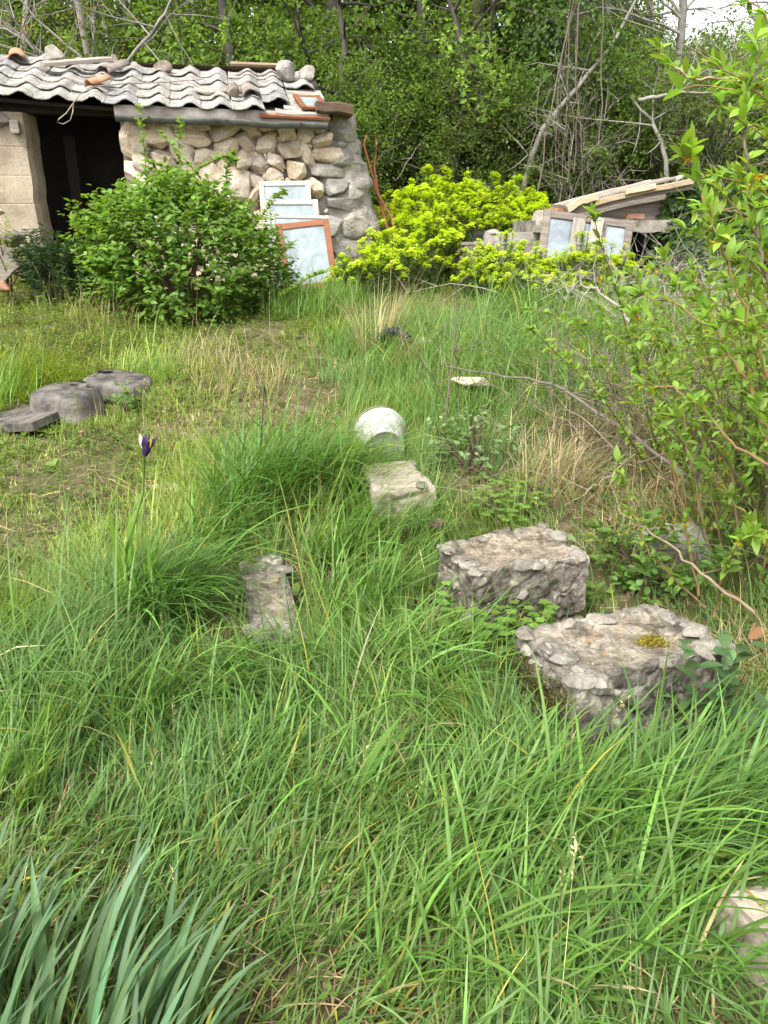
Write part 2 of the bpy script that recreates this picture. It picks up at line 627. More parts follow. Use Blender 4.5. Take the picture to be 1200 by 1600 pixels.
# ------------------------------------------------------------------ ground: one sheet to the horizon
xs = np.concatenate([-np.geomspace(900, 9, 24), np.arange(-8.8, 8.81, .11), np.geomspace(9, 900, 24)])
ys = np.concatenate([-np.geomspace(600, 2, 16), np.arange(-1.8, 16, .11), np.geomspace(16.2, 900, 30)])
X, Yg = np.meshgrid(xs, ys)
V = np.stack([X, Yg, gz(X, Yg)], -1).reshape(-1, 3)
nx, ny = len(xs), len(ys)
i = (np.arange(ny - 1)[:, None] * nx + np.arange(nx - 1)[None]).reshape(-1, 1)
g = MB().add(V, [i + [0, 1, nx + 1, nx]]).build('ground', M['earth'])
g['kind'] = 'structure'
BLOCK = []                                   # footprints that keep the grass out: (x, y, half width, half depth, angle)

# ------------------------------------------------------------------ stone hut
HO, HA, HZ = np.array([-3.713, 8.526]), math.atan2(.194, .981), .85
HU, HB = np.array([.981, .194]), np.array([-.194, .981])


def hutw(s, y, z):                            # hut-local (along, back, up) to world
    p = HO + HU * s + HB * y
    return np.array([p[0], p[1], z + HZ])


hut = thing('stone_hut', 'low old hut of rough pale stones with a wavy grey tile roof and black doorway', 'hut', hutw(0, 0, 0), HA)
BLOCK.append((*hutw(1.0, 1.0, 0)[:2], 2.6, .98, HA))

S0, RAD = 3.10, .30


def wall_map(s, o, z):
    """distance s along the face, o outwards from it, height z: a straight face, a rounded battered corner, then the end wall"""
    s, o, z = np.broadcast_arrays(np.asarray(s, float), np.asarray(o, float), np.asarray(z, float))
    ph = np.clip((s - S0) / RAD, 0, pi / 2)
    ex = np.clip(s - S0 - RAD * pi / 2, 0, None)
    x = np.minimum(s, S0) + (RAD + o) * np.sin(ph)
    y = RAD - (RAD + o) * np.cos(ph) + ex
    fl = np.sin(ph) ** 2 * .36 * (1 - np.clip(z / 1.86, 0, 1) ** 1.6)
    x = x + fl
    y = y - .10 * np.clip(1 - z / 1.86, 0, 1) * np.sin(ph)
    return np.stack([x, y, z], -1)


# rubble core and rendered end
ss = np.concatenate([np.linspace(1.05, S0, 34), np.linspace(S0 + .02, S0 + RAD * pi / 2 + 1.9, 60)])
zs = np.linspace(-.35, 1.87, 64)
S, Z = np.meshgrid(ss, zs)
lump = fbm(np.stack([S * 5, Z * 5, S * 0], -1), 5, 4) - .5
lump2 = np.abs(fbm(np.stack([S * 9, Z * 9, S * 0 + 4], -1), 8, 4) - .5)
o = -.05 + .145 * np.clip((S - 3.05) / .35, 0, 1) + lump * (.05 + .13 * np.clip((S - 3.0) / .3, 0, 1)) - lump2 * .16 * np.clip((S - 3) / .3, 0, 1)
Vw = wall_map(S, o, Z).reshape(-1, 3)
nx, ny = len(ss), len(zs)
i = (np.arange(ny - 1)[:, None] * nx + np.arange(nx - 1)[None]).reshape(-1, 1)
core = MB().add(Vw, [i + [0, 1, nx + 1, nx]]).build('rubble_core', M['render'], hut)


def voronoi_cells(seeds, bounds, gap, asp):
    """inset cells of a Voronoi split, one convex outline per seed"""
    x0, x1, z0, z1 = bounds
    out = []
    wt = np.random.default_rng(77).random(len(seeds))
    for a, p in enumerate(seeds):
        poly = [np.array(q, float) for q in ((x0, z0), (x1, z0), (x1, z1), (x0, z1))]
        for bq, q in enumerate(seeds):
            if a == bq:
                continue
            d = (q - p) * np.array([1 / asp ** 2, 1])
            hh = ((min(a, bq) * 7919 + max(a, bq) * 104729) % 997) / 997.0
            gp_ = gap * (hh * 4.2 - .6) + (wt[a] - wt[bq]) * -.045
            if abs(q[0] - p[0]) > 1.2 or abs(q[1] - p[1]) > .9:
                continue
            L = np.linalg.norm(d)
            h = ((q + p) / 2) @ d - gp_ * L * .5
            new = []
            for k in range(len(poly)):
                A, B = poly[k], poly[(k + 1) % len(poly)]
                da, db = A @ d - h, B @ d - h
                if da <= 0:
                    new.append(A)
                if (da < 0 < db) or (db < 0 < da):
                    new.append(A + (B - A) * (da / (da - db)))
            poly = new
            if len(poly) < 3:
                break
        out.append(poly if len(poly) >= 3 else None)
    return out


rs = np.random.default_rng(5)
seeds, z = [], -.12
while z < 1.83:
    h = rs.uniform(.15, .27)
    s = 1.06 + rs.uniform(0, .16)
    while s < 3.62:
        w = h * rs.uniform(.6, 1.9)
        if w > .30 and rs.random() < .35:
            seeds.append((s + w / 2 + rs.normal(0, .03), z + h * .25))
            seeds.append((s + w / 2 + rs.normal(0, .06), z + h * .8))
        else:
            seeds.append((s + w / 2, z + h / 2 + rs.normal(0, .05)))
        s += w
    z += h
seeds = np.array(seeds)
cells = voronoi_cells(seeds, (1.05, 3.66, -.3, 1.80), .004, 1.25)
for k, poly in enumerate(cells):
    if poly is None:
        continue
    P = np.array(poly)
    c = P.mean(0)
    area = .5 * abs(np.sum(P[:, 0] * np.roll(P[:, 1], -1) - P[:, 1] * np.roll(P[:, 0], -1)))
    if area < .004:
        continue
    if c[0] > 3.36 and rs.random() < .45:
        continue
    grey = c[0] > 3.12 - .18 * (1.3 - c[1]) and c[1] < 1.35 or c[0] > 3.3
    dep = rs.uniform(.035, .12) if not grey else (rs.uniform(.05, .10) if c[0] < 3.25 else rs.uniform(.035, .075))
    D = P - c
    ev, vec = np.linalg.eigh(D.T @ D / len(D) + np.diag([1e-6, 0]))
    ax = vec[:, 1] if abs(vec[0, 1]) > .35 else vec[:, 0]
    ax = ax * (1 if ax[0] > 0 else -1)
    bx = np.array([-ax[1], ax[0]])
    hw, hh = np.abs(D @ ax).max(), np.abs(D @ bx).max()
    V, F = rock_v(hw * rs.uniform(.86, 1.0), rs.uniform(.10, .14), hh * rs.uniform(.86, 1.0), 2000 + k, 3, .28, 4.4, 18)
    V = V @ np.array([[1, rs.normal(0, .12), rs.normal(0, .15)], [0, 1, 0], [rs.normal(0, .15), rs.normal(0, .12), 1]])
    S_, Z_ = c[0] + V[:, 0] * ax[0] + V[:, 2] * bx[0], c[1] + V[:, 0] * ax[1] + V[:, 2] * bx[1]
    S_ = np.maximum(S_, 1.045 + .012 * V[:, 2] / hh)
    Vs = wall_map(S_, -V[:, 1] * .9 + dep - .095, Z_)
    MB().add(Vs, F).build('stone', M['grey_stone' if grey else 'limestone'], hut, smooth=False)

# small chinking stones wedged where the big ones meet
for k in range(70):
    poly = cells[rs.integers(0, len(cells))]
    if poly is None:
        continue
    c_ = poly[rs.integers(0, len(poly))]
    if not (1.09 < c_[0] < 3.3 and -.1 < c_[1] < 1.74):
        continue
    a = rs.uniform(.018, .042)
    V, F = rock_v(a * rs.uniform(.9, 1.6), a * .9, a * rs.uniform(.6, 1.1), 1500 + k, 1, .4)
    V = roty(V, rs.random() * 6.3)
    MB().add(V + wall_map(c_[0], rs.uniform(-.01, .03), c_[1]), F).build('stone', M['limestone'], hut, False)

# concrete wall left of the door, cast in boarded lifts, with the door reveal
xs_ = np.concatenate([np.linspace(-2.0, .13, 30)])
zs_ = np.linspace(-.4, 1.80, 240)
S, Z = np.meshgrid(xs_, zs_)
lift = np.floor((Z + .4) / .27)
yo = (n2(S, Z, 3, 6) - .5) * .03 + (np.abs((Z + .4) / .27 - np.round((Z + .4) / .27)) < .02) * .006 * (.2 + n2(S, Z * 0, 2.5, 13)) + (vnoise(np.stack([lift * 7.7, lift * 0, S * .3], -1)) - .5) * .008
edge = S.copy()
edge[:, -1] += (n2(Z[:, -1], Z[:, -1] * 0, 5, 9) - .5) * .03 + .06 * (1 - Z[:, -1] / 1.8) * .0
Vc = np.stack([edge, yo, Z], -1)
back_ = Vc[:, -1:] + np.array([[[.035, .10, 0]]])
back2 = Vc[:, -1:] + np.array([[[.06, .36, 0]]])
Vc = np.concatenate([Vc, back_, back2], 1)
nx, ny = Vc.shape[1], Vc.shape[0]
i = (np.arange(ny - 1)[:, None] * nx + np.arange(nx - 1)[None]).reshape(-1, 1)
MB().add(Vc.reshape(-1, 3), [i + [0, 1, nx + 1, nx]]).build('concrete_wall', M['concrete'], hut, False)
# inside and rear: walls, floor and a leaning board, near-black to paint in the dark
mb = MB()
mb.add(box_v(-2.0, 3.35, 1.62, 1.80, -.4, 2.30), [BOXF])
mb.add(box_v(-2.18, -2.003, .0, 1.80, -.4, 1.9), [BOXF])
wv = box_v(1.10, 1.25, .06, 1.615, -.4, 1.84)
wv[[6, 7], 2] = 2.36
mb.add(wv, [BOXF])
mb.build('rear_wall', M['dark_shade'], hut, False)
MB().add(box_v(-1.99, 1.09, .05, 1.61, -.25, -.05), [BOXF]).build('earth_floor', M['dark_shade'], hut, False)
V, F = bar_v(0, .12, 0, .03, -.05, 1.7, .004, 5, .01, 3)
o = MB().add(rotz(rotx(V, .10), .2) + [.30, 1.1, 0], F).build('plank', M['dark_shade'], hut, False)
V, F = bar_v(-.15, 1.22, .10, .24, 1.80, 1.90, .01, 8, .03, 5)
MB().add(V, F).build('lintel_beam', M['dark_shade'], hut, False)  # beam darkened in colour to paint shade over the door
# slate-grey rafter end and rubble over the concrete wall
V, F = bar_v(.02, .10, -.10, .05, 1.60, 1.72, .012, 2, .0, 2)
MB().add(V, F).build('rafter_end', M['grey_wood'], hut, False)
V, F = rock_v(.16, .10, .08, 71)
MB().add(V + [-.12, -.03, 1.74], F).build('stone', M['dark_tile'], hut, False)

# fascia and half-round gutter under the eave
V, F = bar_v(1.03, 3.16, -.205, -.175, 1.765, 1.865, .004, 12, .012, 4)
MB().add(V - np.array([0, 0, .022]) * ((V[:, :1] - 1) / 2.1), F).build('fascia_board', M['fascia'], hut)
mb = MB()
a = np.linspace(-.05 * pi, 1.05 * pi, 12)
xs_ = np.linspace(1.04, 3.14, 16)
prof_o = np.stack([-.252 - .046 * np.cos(a), 1.758 - .050 * np.sin(a)], -1)
prof_i = np.stack([-.252 - .042 * np.cos(a[::-1]), 1.758 - .046 * np.sin(a[::-1])], -1)
pr = np.concatenate([prof_o, prof_i])
dz = -.030 * (xs_ - 1) / 2.1 + .006 * np.sin(xs_ * 7) + rs.normal(0, .003, 16)
Vg = np.concatenate([np.stack([np.full(len(pr), x), pr[:, 0], pr[:, 1] + d], -1) for x, d in zip(xs_, dz)])
k = len(pr)
F = np.array([[i * k + j, (i + 1) * k + j, (i + 1) * k + (j + 1) % k, i * k + (j + 1) % k] for i in range(len(xs_) - 1) for j in range(k)])
mb.add(Vg, [F])
for e, rev in ((0, 0), (len(xs_) - 1, 1)):
    mb.add(Vg[e * k:e * k + 12], [np.array([list(range(12))])])
gut = mb.build('gutter', M['zinc'], hut)
for x in (1.35, 2.1, 2.85):
    V, F = bar_v(x, x + .022, -.325, -.19, 1.752, 1.758, .001, 4)
    MB().add(V - [0, 0, .03 * (x - 1) / 2.1 - .004], F).build('gutter_bracket', M['rust'], gut, False)

# roof: a boarded deck carrying overlapping cement tiles, each with one hump
RS = math.atan2(.60, 1.57)
mb = MB()
V = box_v(-2.2, 3.28, 0, 1.80, -.085, -.045)
deckV = V.copy()


def roof_map(V):                              # (along, up the slope, off the slope) to hut-local
    V = np.asarray(V, float)
    sag = -.034 * V[:, 0] - .035 * np.sin(np.clip(V[:, 0], 0, 3.2) * 1.4) * .6
    return np.stack([V[:, 0], -.24 + V[:, 1] * cos(RS) - V[:, 2] * sin(RS), 1.905 + V[:, 1] * sin(RS) + V[:, 2] * cos(RS) + sag], -1)


V, F = bar_v(-2.2, 3.22, 0.14, 1.76, -.085, -.05, .002, 20)
roof = MB().add(roof_map(V), F).build('roof', M['dark_shade'], hut, False)  # deck coloured near-black in place of shade below the tiles
mb = MB()
V = np.array([[-2.2, 1.70, -.06], [3.22, 1.70, -.06], [3.22, 2.9, -.9], [-2.2, 2.9, -.9]])
mb.add(np.stack([V[:, 0], -.24 + V[:, 1] * cos(RS), 1.9 + 1.70 * sin(RS) + V[:, 2] * .6 + .03], -1), [np.array([[0, 1, 2, 3]])])
mb.build('rear_slope', M['dark_wood'], roof)


def tile_mesh(seed, w=.315, L=.44, worn=.006):
    r = np.random.default_rng(seed)
    t = np.linspace(0, 1.05, 22)
    hump = .050 * ((1 + np.cos(2 * pi * (t - .72))) / 2) ** 1.9 + .003
    ny_ = 4
    top = np.stack([np.stack([t * w, np.full_like(t, L * j / (ny_ - 1)) + (r.normal(0, worn, len(t)) if j == 0 else 0), hump + r.normal(0, .0012, len(t))], -1) for j in range(ny_)])
    bot = top - [0, 0, .013]
    n = len(t)
    Vt = np.concatenate([top.reshape(-1, 3), bot.reshape(-1, 3)])
    F = []
    o_ = ny_ * n
    for j in range(ny_ - 1):
        for i in range(n - 1):
            a_ = j * n + i
            F.append([a_, a_ + 1, a_ + n + 1, a_ + n])
            F.append([o_ + a_, o_ + a_ + n, o_ + a_ + n + 1, o_ + a_ + 1])
    for i in range(n - 1):
        F.append([i, o_ + i, o_ + i + 1, i + 1])
        b_ = (ny_ - 1) * n + i
        F.append([b_, b_ + 1, o_ + b_ + 1, o_ + b_])
    for j in range(ny_ - 1):
        F.append([j * n, (j + 1) * n, o_ + (j + 1) * n, o_ + j * n])
        F.append([j * n + n - 1, o_ + j * n + n - 1, o_ + (j + 1) * n + n - 1, (j + 1) * n + n - 1])
    return Vt, [np.array(F)]


for col_ in range(-5, 10):
    jig = rs.normal(0, .012)
    for row in range(5):
        if col_ == 9 and row in (0, 1, 2):
            continue
        if col_ == 8 and row == 0:
            continue
        V, F = tile_mesh(1000 + col_ * 10 + row)
        V = rotz(V - [.15, .2, 0], rs.normal(0, .022)) + [.15, .2, 0]
        V = rotx(V, -.055)                  # the head of each tile tucks under the course above
        V = V + [col_ * .313 + jig + rs.normal(0, .006) - .03, row * .335 + rs.normal(0, .012), .020 + rs.normal(0, .003)]
        o = MB().add(roof_map(V), F).build('roof_tile', M['tile'], roof)
# flat battens and broken sheet where tiles are gone at the right end
for k, (x0, x1, y0, y1) in enumerate([(2.62, 3.14, .02, .17), (2.72, 3.16, .19, .34), (2.76, 3.16, .36, .52), (2.80, 3.18, .54, .70), (2.8, 3.2, .72, .9), (2.8, 3.2, .92, 1.1)]):
    V, F = bar_v(x0, x1, y0, y1, -.04, -.012, .004, 6, .02, 30 + k)
    MB().add(roof_map(V + [0, 0, rs.normal(0, .006)]), F).build('roof_board', M['grey_stone'], roof, False)
V, F = bar_v(2.45, 3.17, -.02, .10, -.05, -.02, .004, 6, .01, 44)
MB().add(roof_map(V), F).build('eave_strip', M['rust'], roof, False)


def on_roof(s, up, lift=0.0):
    p = roof_map(np.array([[s, up, lift]]))[0]
    return hutw(*p)


# loose things lying on the roof
for k, (s, up, rx, ry, rz_, lab, mt) in enumerate([
        (.32, 1.50, .115, .10, .10, 'round grey stone on the roof ridge above the doorway', 'grey_stone'),
        (.95, 1.44, .07, .07, .085, 'small dark grey stone standing near the middle of the tile ridge', 'dark_tile'),
        (1.47, 1.40, .11, .07, .075, 'brown grey rock on the tiles above the tall green bush', 'dark_tile'),
        (2.83, 1.34, .15, .12, .12, 'largest pale grey rock heaped at the right end of the ridge', 'grey_stone'),
        (3.08, 1.34, .12, .09, .10, 'flat grey rock right of the largest rock on the ridge end', 'grey_stone'),
        (2.22, .50, .085, .08, .075, 'dark lichen covered stone beside the broken clay tile on lower roof', 'dark_tile')]):
    V, F = rock_v(rx, ry, rz_, 300 + k, 2)
    p = on_roof(s, up, .035)
    o = MB().add(V, F).build('roof_stone', M[mt], None, False, p + [0, 0, rz_ * .6])
    tag(o, lab, 'stone', 'stones weighing down the roof tiles')


def clay_tile(name, lab, s, up, rz_, L, w, mt, lift=.05, full=True):
    a = np.linspace(0, pi, 9)
    mb = MB()
    n = 9
    st = np.linspace(0, L, 4)
    Vt = []
    for rr in (w / 2, w / 2 - .014):
        for j, t in enumerate(st):
            k_ = 1 - .18 * t / L
            jag = rs.normal(0, .012, n) if j == 0 else 0
            Vt.append(np.stack([np.cos(a) * rr * k_, np.full(n, t) + jag, np.sin(a) * rr * k_ * .8], -1))
    Vt = np.concatenate(Vt)
    F, o_ = [], 4 * n
    for j in range(3):
        for i in range(n - 1):
            q = j * n + i
            F += [[q, q + n, q + n + 1, q + 1], [o_ + q, o_ + q + 1, o_ + q + n + 1, o_ + q + n]]
    for i in range(n - 1):
        F += [[i, i + 1, o_ + i + 1, o_ + i], [3 * n + i, o_ + 3 * n + i, o_ + 3 * n + i + 1, 3 * n + i + 1]]
    for j in range(3):
        q = j * n
        F += [[q, o_ + q, o_ + q + n, q + n], [q + n - 1, q + 2 * n - 1, o_ + q + 2 * n - 1, o_ + q + n - 1]]
    o = mb.add(rotx(Vt, RS), [np.array(F)]).build(name, M[mt], None, True, on_roof(s, up, lift))
    o.rotation_euler = (0, 0, HA + rz_)
    tag(o, lab, 'roof tile', 'loose clay tiles on the roof')


clay_tile('clay_tile', 'orange clay tile lying at the far left of the grey roof', -.02, 1.25, .2, .34, .2, 'terracotta')
clay_tile('clay_tile', 'small orange tile fragment on the tiles right above the doorway', .78, .42, -.9, .24, .17, 'terracotta', .06)
clay_tile('clay_tile', 'brown clay ridge tile on the ridge right of the slanting grey board', .86, 1.05, -.7, .36, .2, 'dark_tile')
clay_tile('clay_tile', 'dark hollow clay tile gaping towards the eave on lower right roof', 2.40, .34, .1, .36, .2, 'dark_tile', .055)
V, F = bar_v(-.36, .36, -.09, .09, -.02, .02, .005, 8, .012, 12)
o = MB().add(rotx(V, RS * .6), F).build('grey_board', M['grey_wood'], None, False, on_roof(.60, 1.12, .13))
o.rotation_euler = (0, -.16, HA + .35)
tag(o, 'weathered grey board lying aslant on the ridge tiles above the doorway', 'board')
V, F = bar_v(-.30, .30, -.06, .06, -.012, .012, .003, 8, .008, 19)
o = MB().add(V, F).build('pale_board', M['pale_wood'], None, False, on_roof(2.52, 1.52, .13))
o.rotation_euler = (0, .0, HA)
tag(o, 'thin pale orange board along the ridge left of the largest rock', 'board')
V, F = rock_v(.24, .13, .05, 88, 2, .3)
o = MB().add(V, F).build('mortar_bed', M['grey_stone'], None, False, on_roof(2.02, .62, .04))
o.rotation_euler = (RS, 0, HA)
tag(o, 'crumbled patch of grey mortar lying among the tiles on the right half', 'mortar')
V, F = bar_v(-.19, .19, -.14, .14, -.05, .05, .012, 5, .05, 23)
o = MB().add(V, F).build('rotten_timber', M['dark_wood'], None, False, hutw(3.22, -.12, 1.885))
o.rotation_euler = (0, .06, HA)
tag(o, 'short rotten brown timber sticking out past the right end of the eave', 'timber')
# wire looped over the eave above the door
mb = MB()
pts = [roof_map(np.array([q]))[0] for q in [(1.9, .85, .1), (1.5, .62, .1), (1.1, .45, .1), (.82, .22, .1), (.72, .05, .06)]]
pts += [np.array(q) for q in [(.66, -.30, 1.84), (.60, -.33, 1.76), (.53, -.34, 1.71), (.50, -.33, 1.68), (.56, -.33, 1.665), (.63, -.33, 1.70), (.66, -.32, 1.78), (.675, -.3, 1.86)]]
tube(mb, [hutw(*q) for q in pts], .006, 5)
o = mb.build('wire_loop', M['wire'])
tag(o, 'thin wire trailing over the tiles and hanging in a loop above the doorway', 'wire')


# ------------------------------------------------------------------ old window sashes
def sash(lab, w, h, rw, th, mt, glass, loc, rx, ry, rz_, group=None, cat='window', mullion=None, name='window_sash'):
    """a frame of two stiles and two rails round a pane, standing at its foot, leaning back by rx, rolled by ry"""
    t = thing(name, lab, cat, loc, 0, group)
    t.rotation_euler = (rx, ry, rz_)
    sd = abs(hash(lab)) % 97 if False else len(lab)
    for nm, bx in (('stile', (-w / 2, -w / 2 + rw, -th / 2, th / 2, 0, h)), ('stile', (w / 2 - rw, w / 2, -th / 2, th / 2, 0, h)),
                   ('rail', (-w / 2 + rw + .001, w / 2 - rw - .001, -th / 2 + .002, th / 2 - .002, 0.002, rw)),
                   ('rail', (-w / 2 + rw + .001, w / 2 - rw - .001, -th / 2 + .002, th / 2 - .002, h - rw, h - .002))):
        V, F = bar_v(*bx, .004, 5, .004, sd)
        MB().add(V, F).build(nm, M[mt], t, False)
    if mullion:
        for x in mullion:
            V, F = bar_v(x - rw * .3, x + rw * .3, -th / 2 + .004, th / 2 - .004, rw, h - rw, .003, 4, .003, sd + 1)
            MB().add(V, F).build('glazing_bar', M[mt], t, False)
    MB().add(box_v(-w / 2 + rw * .8, w / 2 - rw * .8, -.003, .003, rw * .8, h - rw * .8), [BOXF]).build('pane', M[glass], t, False)
    return t


def wz(s, y):
    p = hutw(s, y, 0)
    return hutw(s, y, float(gz(p[0], p[1])) - HZ)


sash('cream framed window sash leaning highest against the stone wall, rearmost of four', .54, 1.06, .05, .035, 'cream_paint', 'pane', wz(2.70, -.37), -.20, -.02, HA)
sash('white window sash standing second from the wall in the leaning row', .56, .88, .052, .035, 'white_paint', 'pane', wz(2.735, -.46), -.20, -.01, HA - .03)
sash('low white window sash with thin frame just behind the brown framed one', .60, .74, .038, .03, 'white_paint', 'pane', wz(2.80, -.55), -.20, .02, HA + .02)
sash('brown framed window sash in front, tilted sideways with a whitish pane', .555, .70, .062, .04, 'brown_paint', 'pane', wz(2.885, -.68), -.28, -.105, HA - .02)
# framed pane lying on the roof end
t = sash('brown framed white pane lying on the right end of the tile roof', .30, .52, .055, .03, 'brown_paint', 'pane', on_roof(3.04, .10, .03), RS - pi / 2, 0, HA, name='roof_window_pane')
t.rotation_euler = (RS - pi / 2, 0, HA + .10)
# rusty bed end leaning on the round end of the hut
t = thing('rusty_frame', 'orange rusty tube frame leaning on the rounded right end of the hut', 'metal frame', hutw(4.0, .25, .0), HA)
mb = MB()
A0, A1 = np.array([-.02, -.15, .30]), np.array([-.40, -.02, 1.60])
tube(mb, [A0, A0 * .5 + A1 * .5, A1, A1 + [.03, .0, .08], A1 + [.13, .02, .085], A1 + [.155, .03, .0]], .013, 6)
mb.build('bent_tube', M['rust'], t)
mb = MB()
tube(mb, [A1 + [.155, .03, .0], A1 + [.12, .0, -.24], A1 + [.22, .0, -.8], A0 + [.10, .02, .02]], .011, 6)
mb.build('bent_tube', M['rust'], t)
mb = MB()
tube(mb, [A1 + [.0, -.04, -.28], A0 + [-.10, -.03, .55], A0 + [.0, -.05, .2]], .016, 6)
mb.build('flat_bar', M['rust'], t)
# pale boards and rubble on the far left under the concrete wall
p = at(8, 405, 7.3)
V, F = bar_v(-.30, .10, -.02, .02, -.13, .09, .006, 6, .02, 50)
o = MB().add(roty(V, -.75), F).build('grey_board', M['grey_wood'], None, False, p)
o.rotation_euler = (-.3, 0, .3)
tag(o, 'weathered grey board propped in the weeds at the far left edge', 'board')
for k, (px, py, Y, sx, lab, mt) in enumerate([(14, 372, 7.75, .17, 'brownish rubble lump at the foot of the concrete wall', 'dark_tile'),
                                             (-6, 330, 8.0, .09, 'white stone against the concrete wall at the left edge', 'limestone'),
                                             (2, 448, 7.1, .09, 'reddish brick lump in the weeds at the far left edge', 'terracotta')]):
    V, F = rock_v(sx, sx * .8, sx * .6, 420 + k)
    tag(MB().add(V, F).build('rubble_stone', M[mt], None, False, at(px, py, Y)), lab, 'stone')

# ------------------------------------------------------------------ low outbuilding on the right
QY = 8.62
qb = at(880, 455, QY)
shed = thing('low_outbuilding', 'low concrete outbuilding with a slanting plank roof half buried in shrubs', 'shed', (qb[0], QY, qb[2]), 0)


def q(px, py, dy=0.0):
    p = at(px, py, QY + dy)
    return p - np.array([qb[0], QY, qb[2]])


BLOCK.append((at(900, 400, QY)[0], QY + .95, 1.25, .9, 0))


def slab_v(x0, x1, y0, y1, z0, z1, nxs=24, nys=6, nzs=6, amp=.03, f=5, seed=1, topdrop=None):
    """a cast block with an uneven skin"""
    def face(a, b_, fn):
        A, B = np.meshgrid(a, b_)
        return fn(A, B)
    mb = MB()
    ax, ay, az = np.linspace(x0, x1, nxs), np.linspace(y0, y1, nys), np.linspace(z0, z1, nzs)
    for fn, a, b_ in ((lambda A, B: np.stack([A, A * 0 + y0, B], -1), ax, az), (lambda A, B: np.stack([A * 0 + x1, A, B], -1), ay, az),
                      (lambda A, B: np.stack([A * 0 + x0, A, B], -1), ay[::-1], az), (lambda A, B: np.stack([A, B, A * 0 + z1], -1), ax, ay),
                      (lambda A, B: np.stack([A, B, A * 0 + z0], -1), ax[::-1], ay), (lambda A, B: np.stack([A, A * 0 + y1, B], -1), ax[::-1], az)):
        P = face(a, b_, fn)
        w, h = len(a), len(b_)
        i = (np.arange(h - 1)[:, None] * w + np.arange(w - 1)[None]).reshape(-1, 1)
        V = P.reshape(-1, 3)
        d = np.stack([fbm(V * f + 11 * k, seed + k, 4) - .5 for k in range(3)], -1)
        V = V + d * amp * 2
        if topdrop is not None:
            V = topdrop(V)
        mb.add(V, [i + [0, 1, w + 1, w]])
    return mb


a0, a1 = q(757, 440), q(862, 360)
slab_v(a0[0], a1[0] + .05, .0, .22, -.25, a1[2], 30, 5, 24, .03, 6, 21, lambda V: V + np.array([0, 0, 1]) * (np.clip(V[:, 2:3], 0, 1) * (-.06 * (1 - np.clip((V[:, :1] - a0[0]) / .7, 0, 1))))).build('concrete_wall', M['old_concrete'], shed)
b0, b1 = q(832, 362), q(1062, 344)
slab_v(b0[0], b1[0], -.10, 1.35, b0[2], b1[2], 40, 10, 5, .035, 6, 22).build('concrete_slab', M['old_concrete'], shed)
c0, c1 = q(1040, 450), q(1075, 362)
slab_v(c0[0], c1[0] + .5, .0, .25, -.3, b0[2] + .01, 16, 5, 16, .03, 6, 23).build('side_wall', M['old_concrete'], shed)
mb = MB()
mb.add(box_v(a0[0], c1[0] + .4, 1.15, 1.30, -.3, b0[2]), [BOXF])
mb.add(box_v(a0[0] + .02, a0[0] + .18, .23, 1.14, -.3, b0[2] - .03), [BOXF])
mb.add(box_v(c0[0] + .2, c0[0] + .38, .26, 1.14, -.3, b0[2] - .03), [BOXF])
mb.build('rear_wall', M['dark_shade'], shed, False)  # near-black paints in the dark behind the opening
MB().add(box_v(a0[0] + .2, c0[0] + .2, .1, 1.13, -.2, -.12), [BOXF]).build('earth_floor', M['dark_shade'], shed, False)
# gable infill boards and sloping planks
g0, g1, g2 = q(905, 347, .2), q(1052, 347, .2), q(1052, 300, .2)
mb = MB()
V = np.array([g0, g1, g2, g0 + [0, 0, .04]])
V2 = V + [0, .03, 0]
mb.add(np.concatenate([V, V2]), [np.array([[0, 1, 2, 3], [7, 6, 5, 4], [0, 4, 5, 1], [1, 5, 6, 2], [2, 6, 7, 3], [3, 7, 4, 0]])])
mb.build('gable_board', M['grey_wood'], shed, False)


def sloping(nm, pa, pb, dy0, dy1, th, mt, seed, kink=None, up=0.0):
    A, B = q(*pa), q(*pb)
    d = B - A
    L = math.hypot(d[0], d[2])
    V, F = bar_v(0, L, dy0, dy1, 0, th, .006, 8, .02, seed)
    if kink:
        V = V + np.array([0, 0, 1]) * (kink * np.sin(V[:, :1] / L * pi))
    return MB().add(roty(V, -math.atan2(d[2], d[0])) + A + [0, 0, up], F).build(nm, M[mt], shed, False)


sloping('roof_plank', (902, 342), (1046, 310), .10, .16, .085, 'grey_wood', 61)
sloping('roof_plank', (884, 338), (1076, 297), -.10, .00, .065, 'old_frame_wood', 62, .02)
sloping('roof_plank', (884, 333), (930, 313), -.16, -.06, .07, 'pale_wood', 63, .02)
sloping('roof_plank', (926, 322), (1076, 290), -.14, -.04, .055, 'pale_wood', 64, .015)
sloping('roof_plank', (970, 306), (1016, 296), -.19, -.13, .05, 'pale_wood', 65)
for k in range(5):
    sloping('roof_plank', (890 + k * 3, 324 - k * 1.5), (1060 + k * 3, 279 - k), .06 + k * .26, .06 + k * .26 + .24, .03, 'grey_wood', 70 + k)
V, F = rock_v(.10, .09, .06, 91)
MB().add(V + q(1066, 282, .2), F).build('stone', M['grey_stone'], shed, False)


def brick(loc, lab, rz_, sz=(.24, .12, .06), mt='terracotta', seed=0, name='brick'):
    mb = slab_v(-sz[0] / 2, sz[0] / 2, -sz[1] / 2, sz[1] / 2, 0, sz[2], 8, 5, 4, .008, 16, seed)
    o = mb.build(name, M[mt], None, True, loc)
    o.rotation_euler = (0, 0, rz_)
    return tag(o, lab, name.replace('_', ' '))


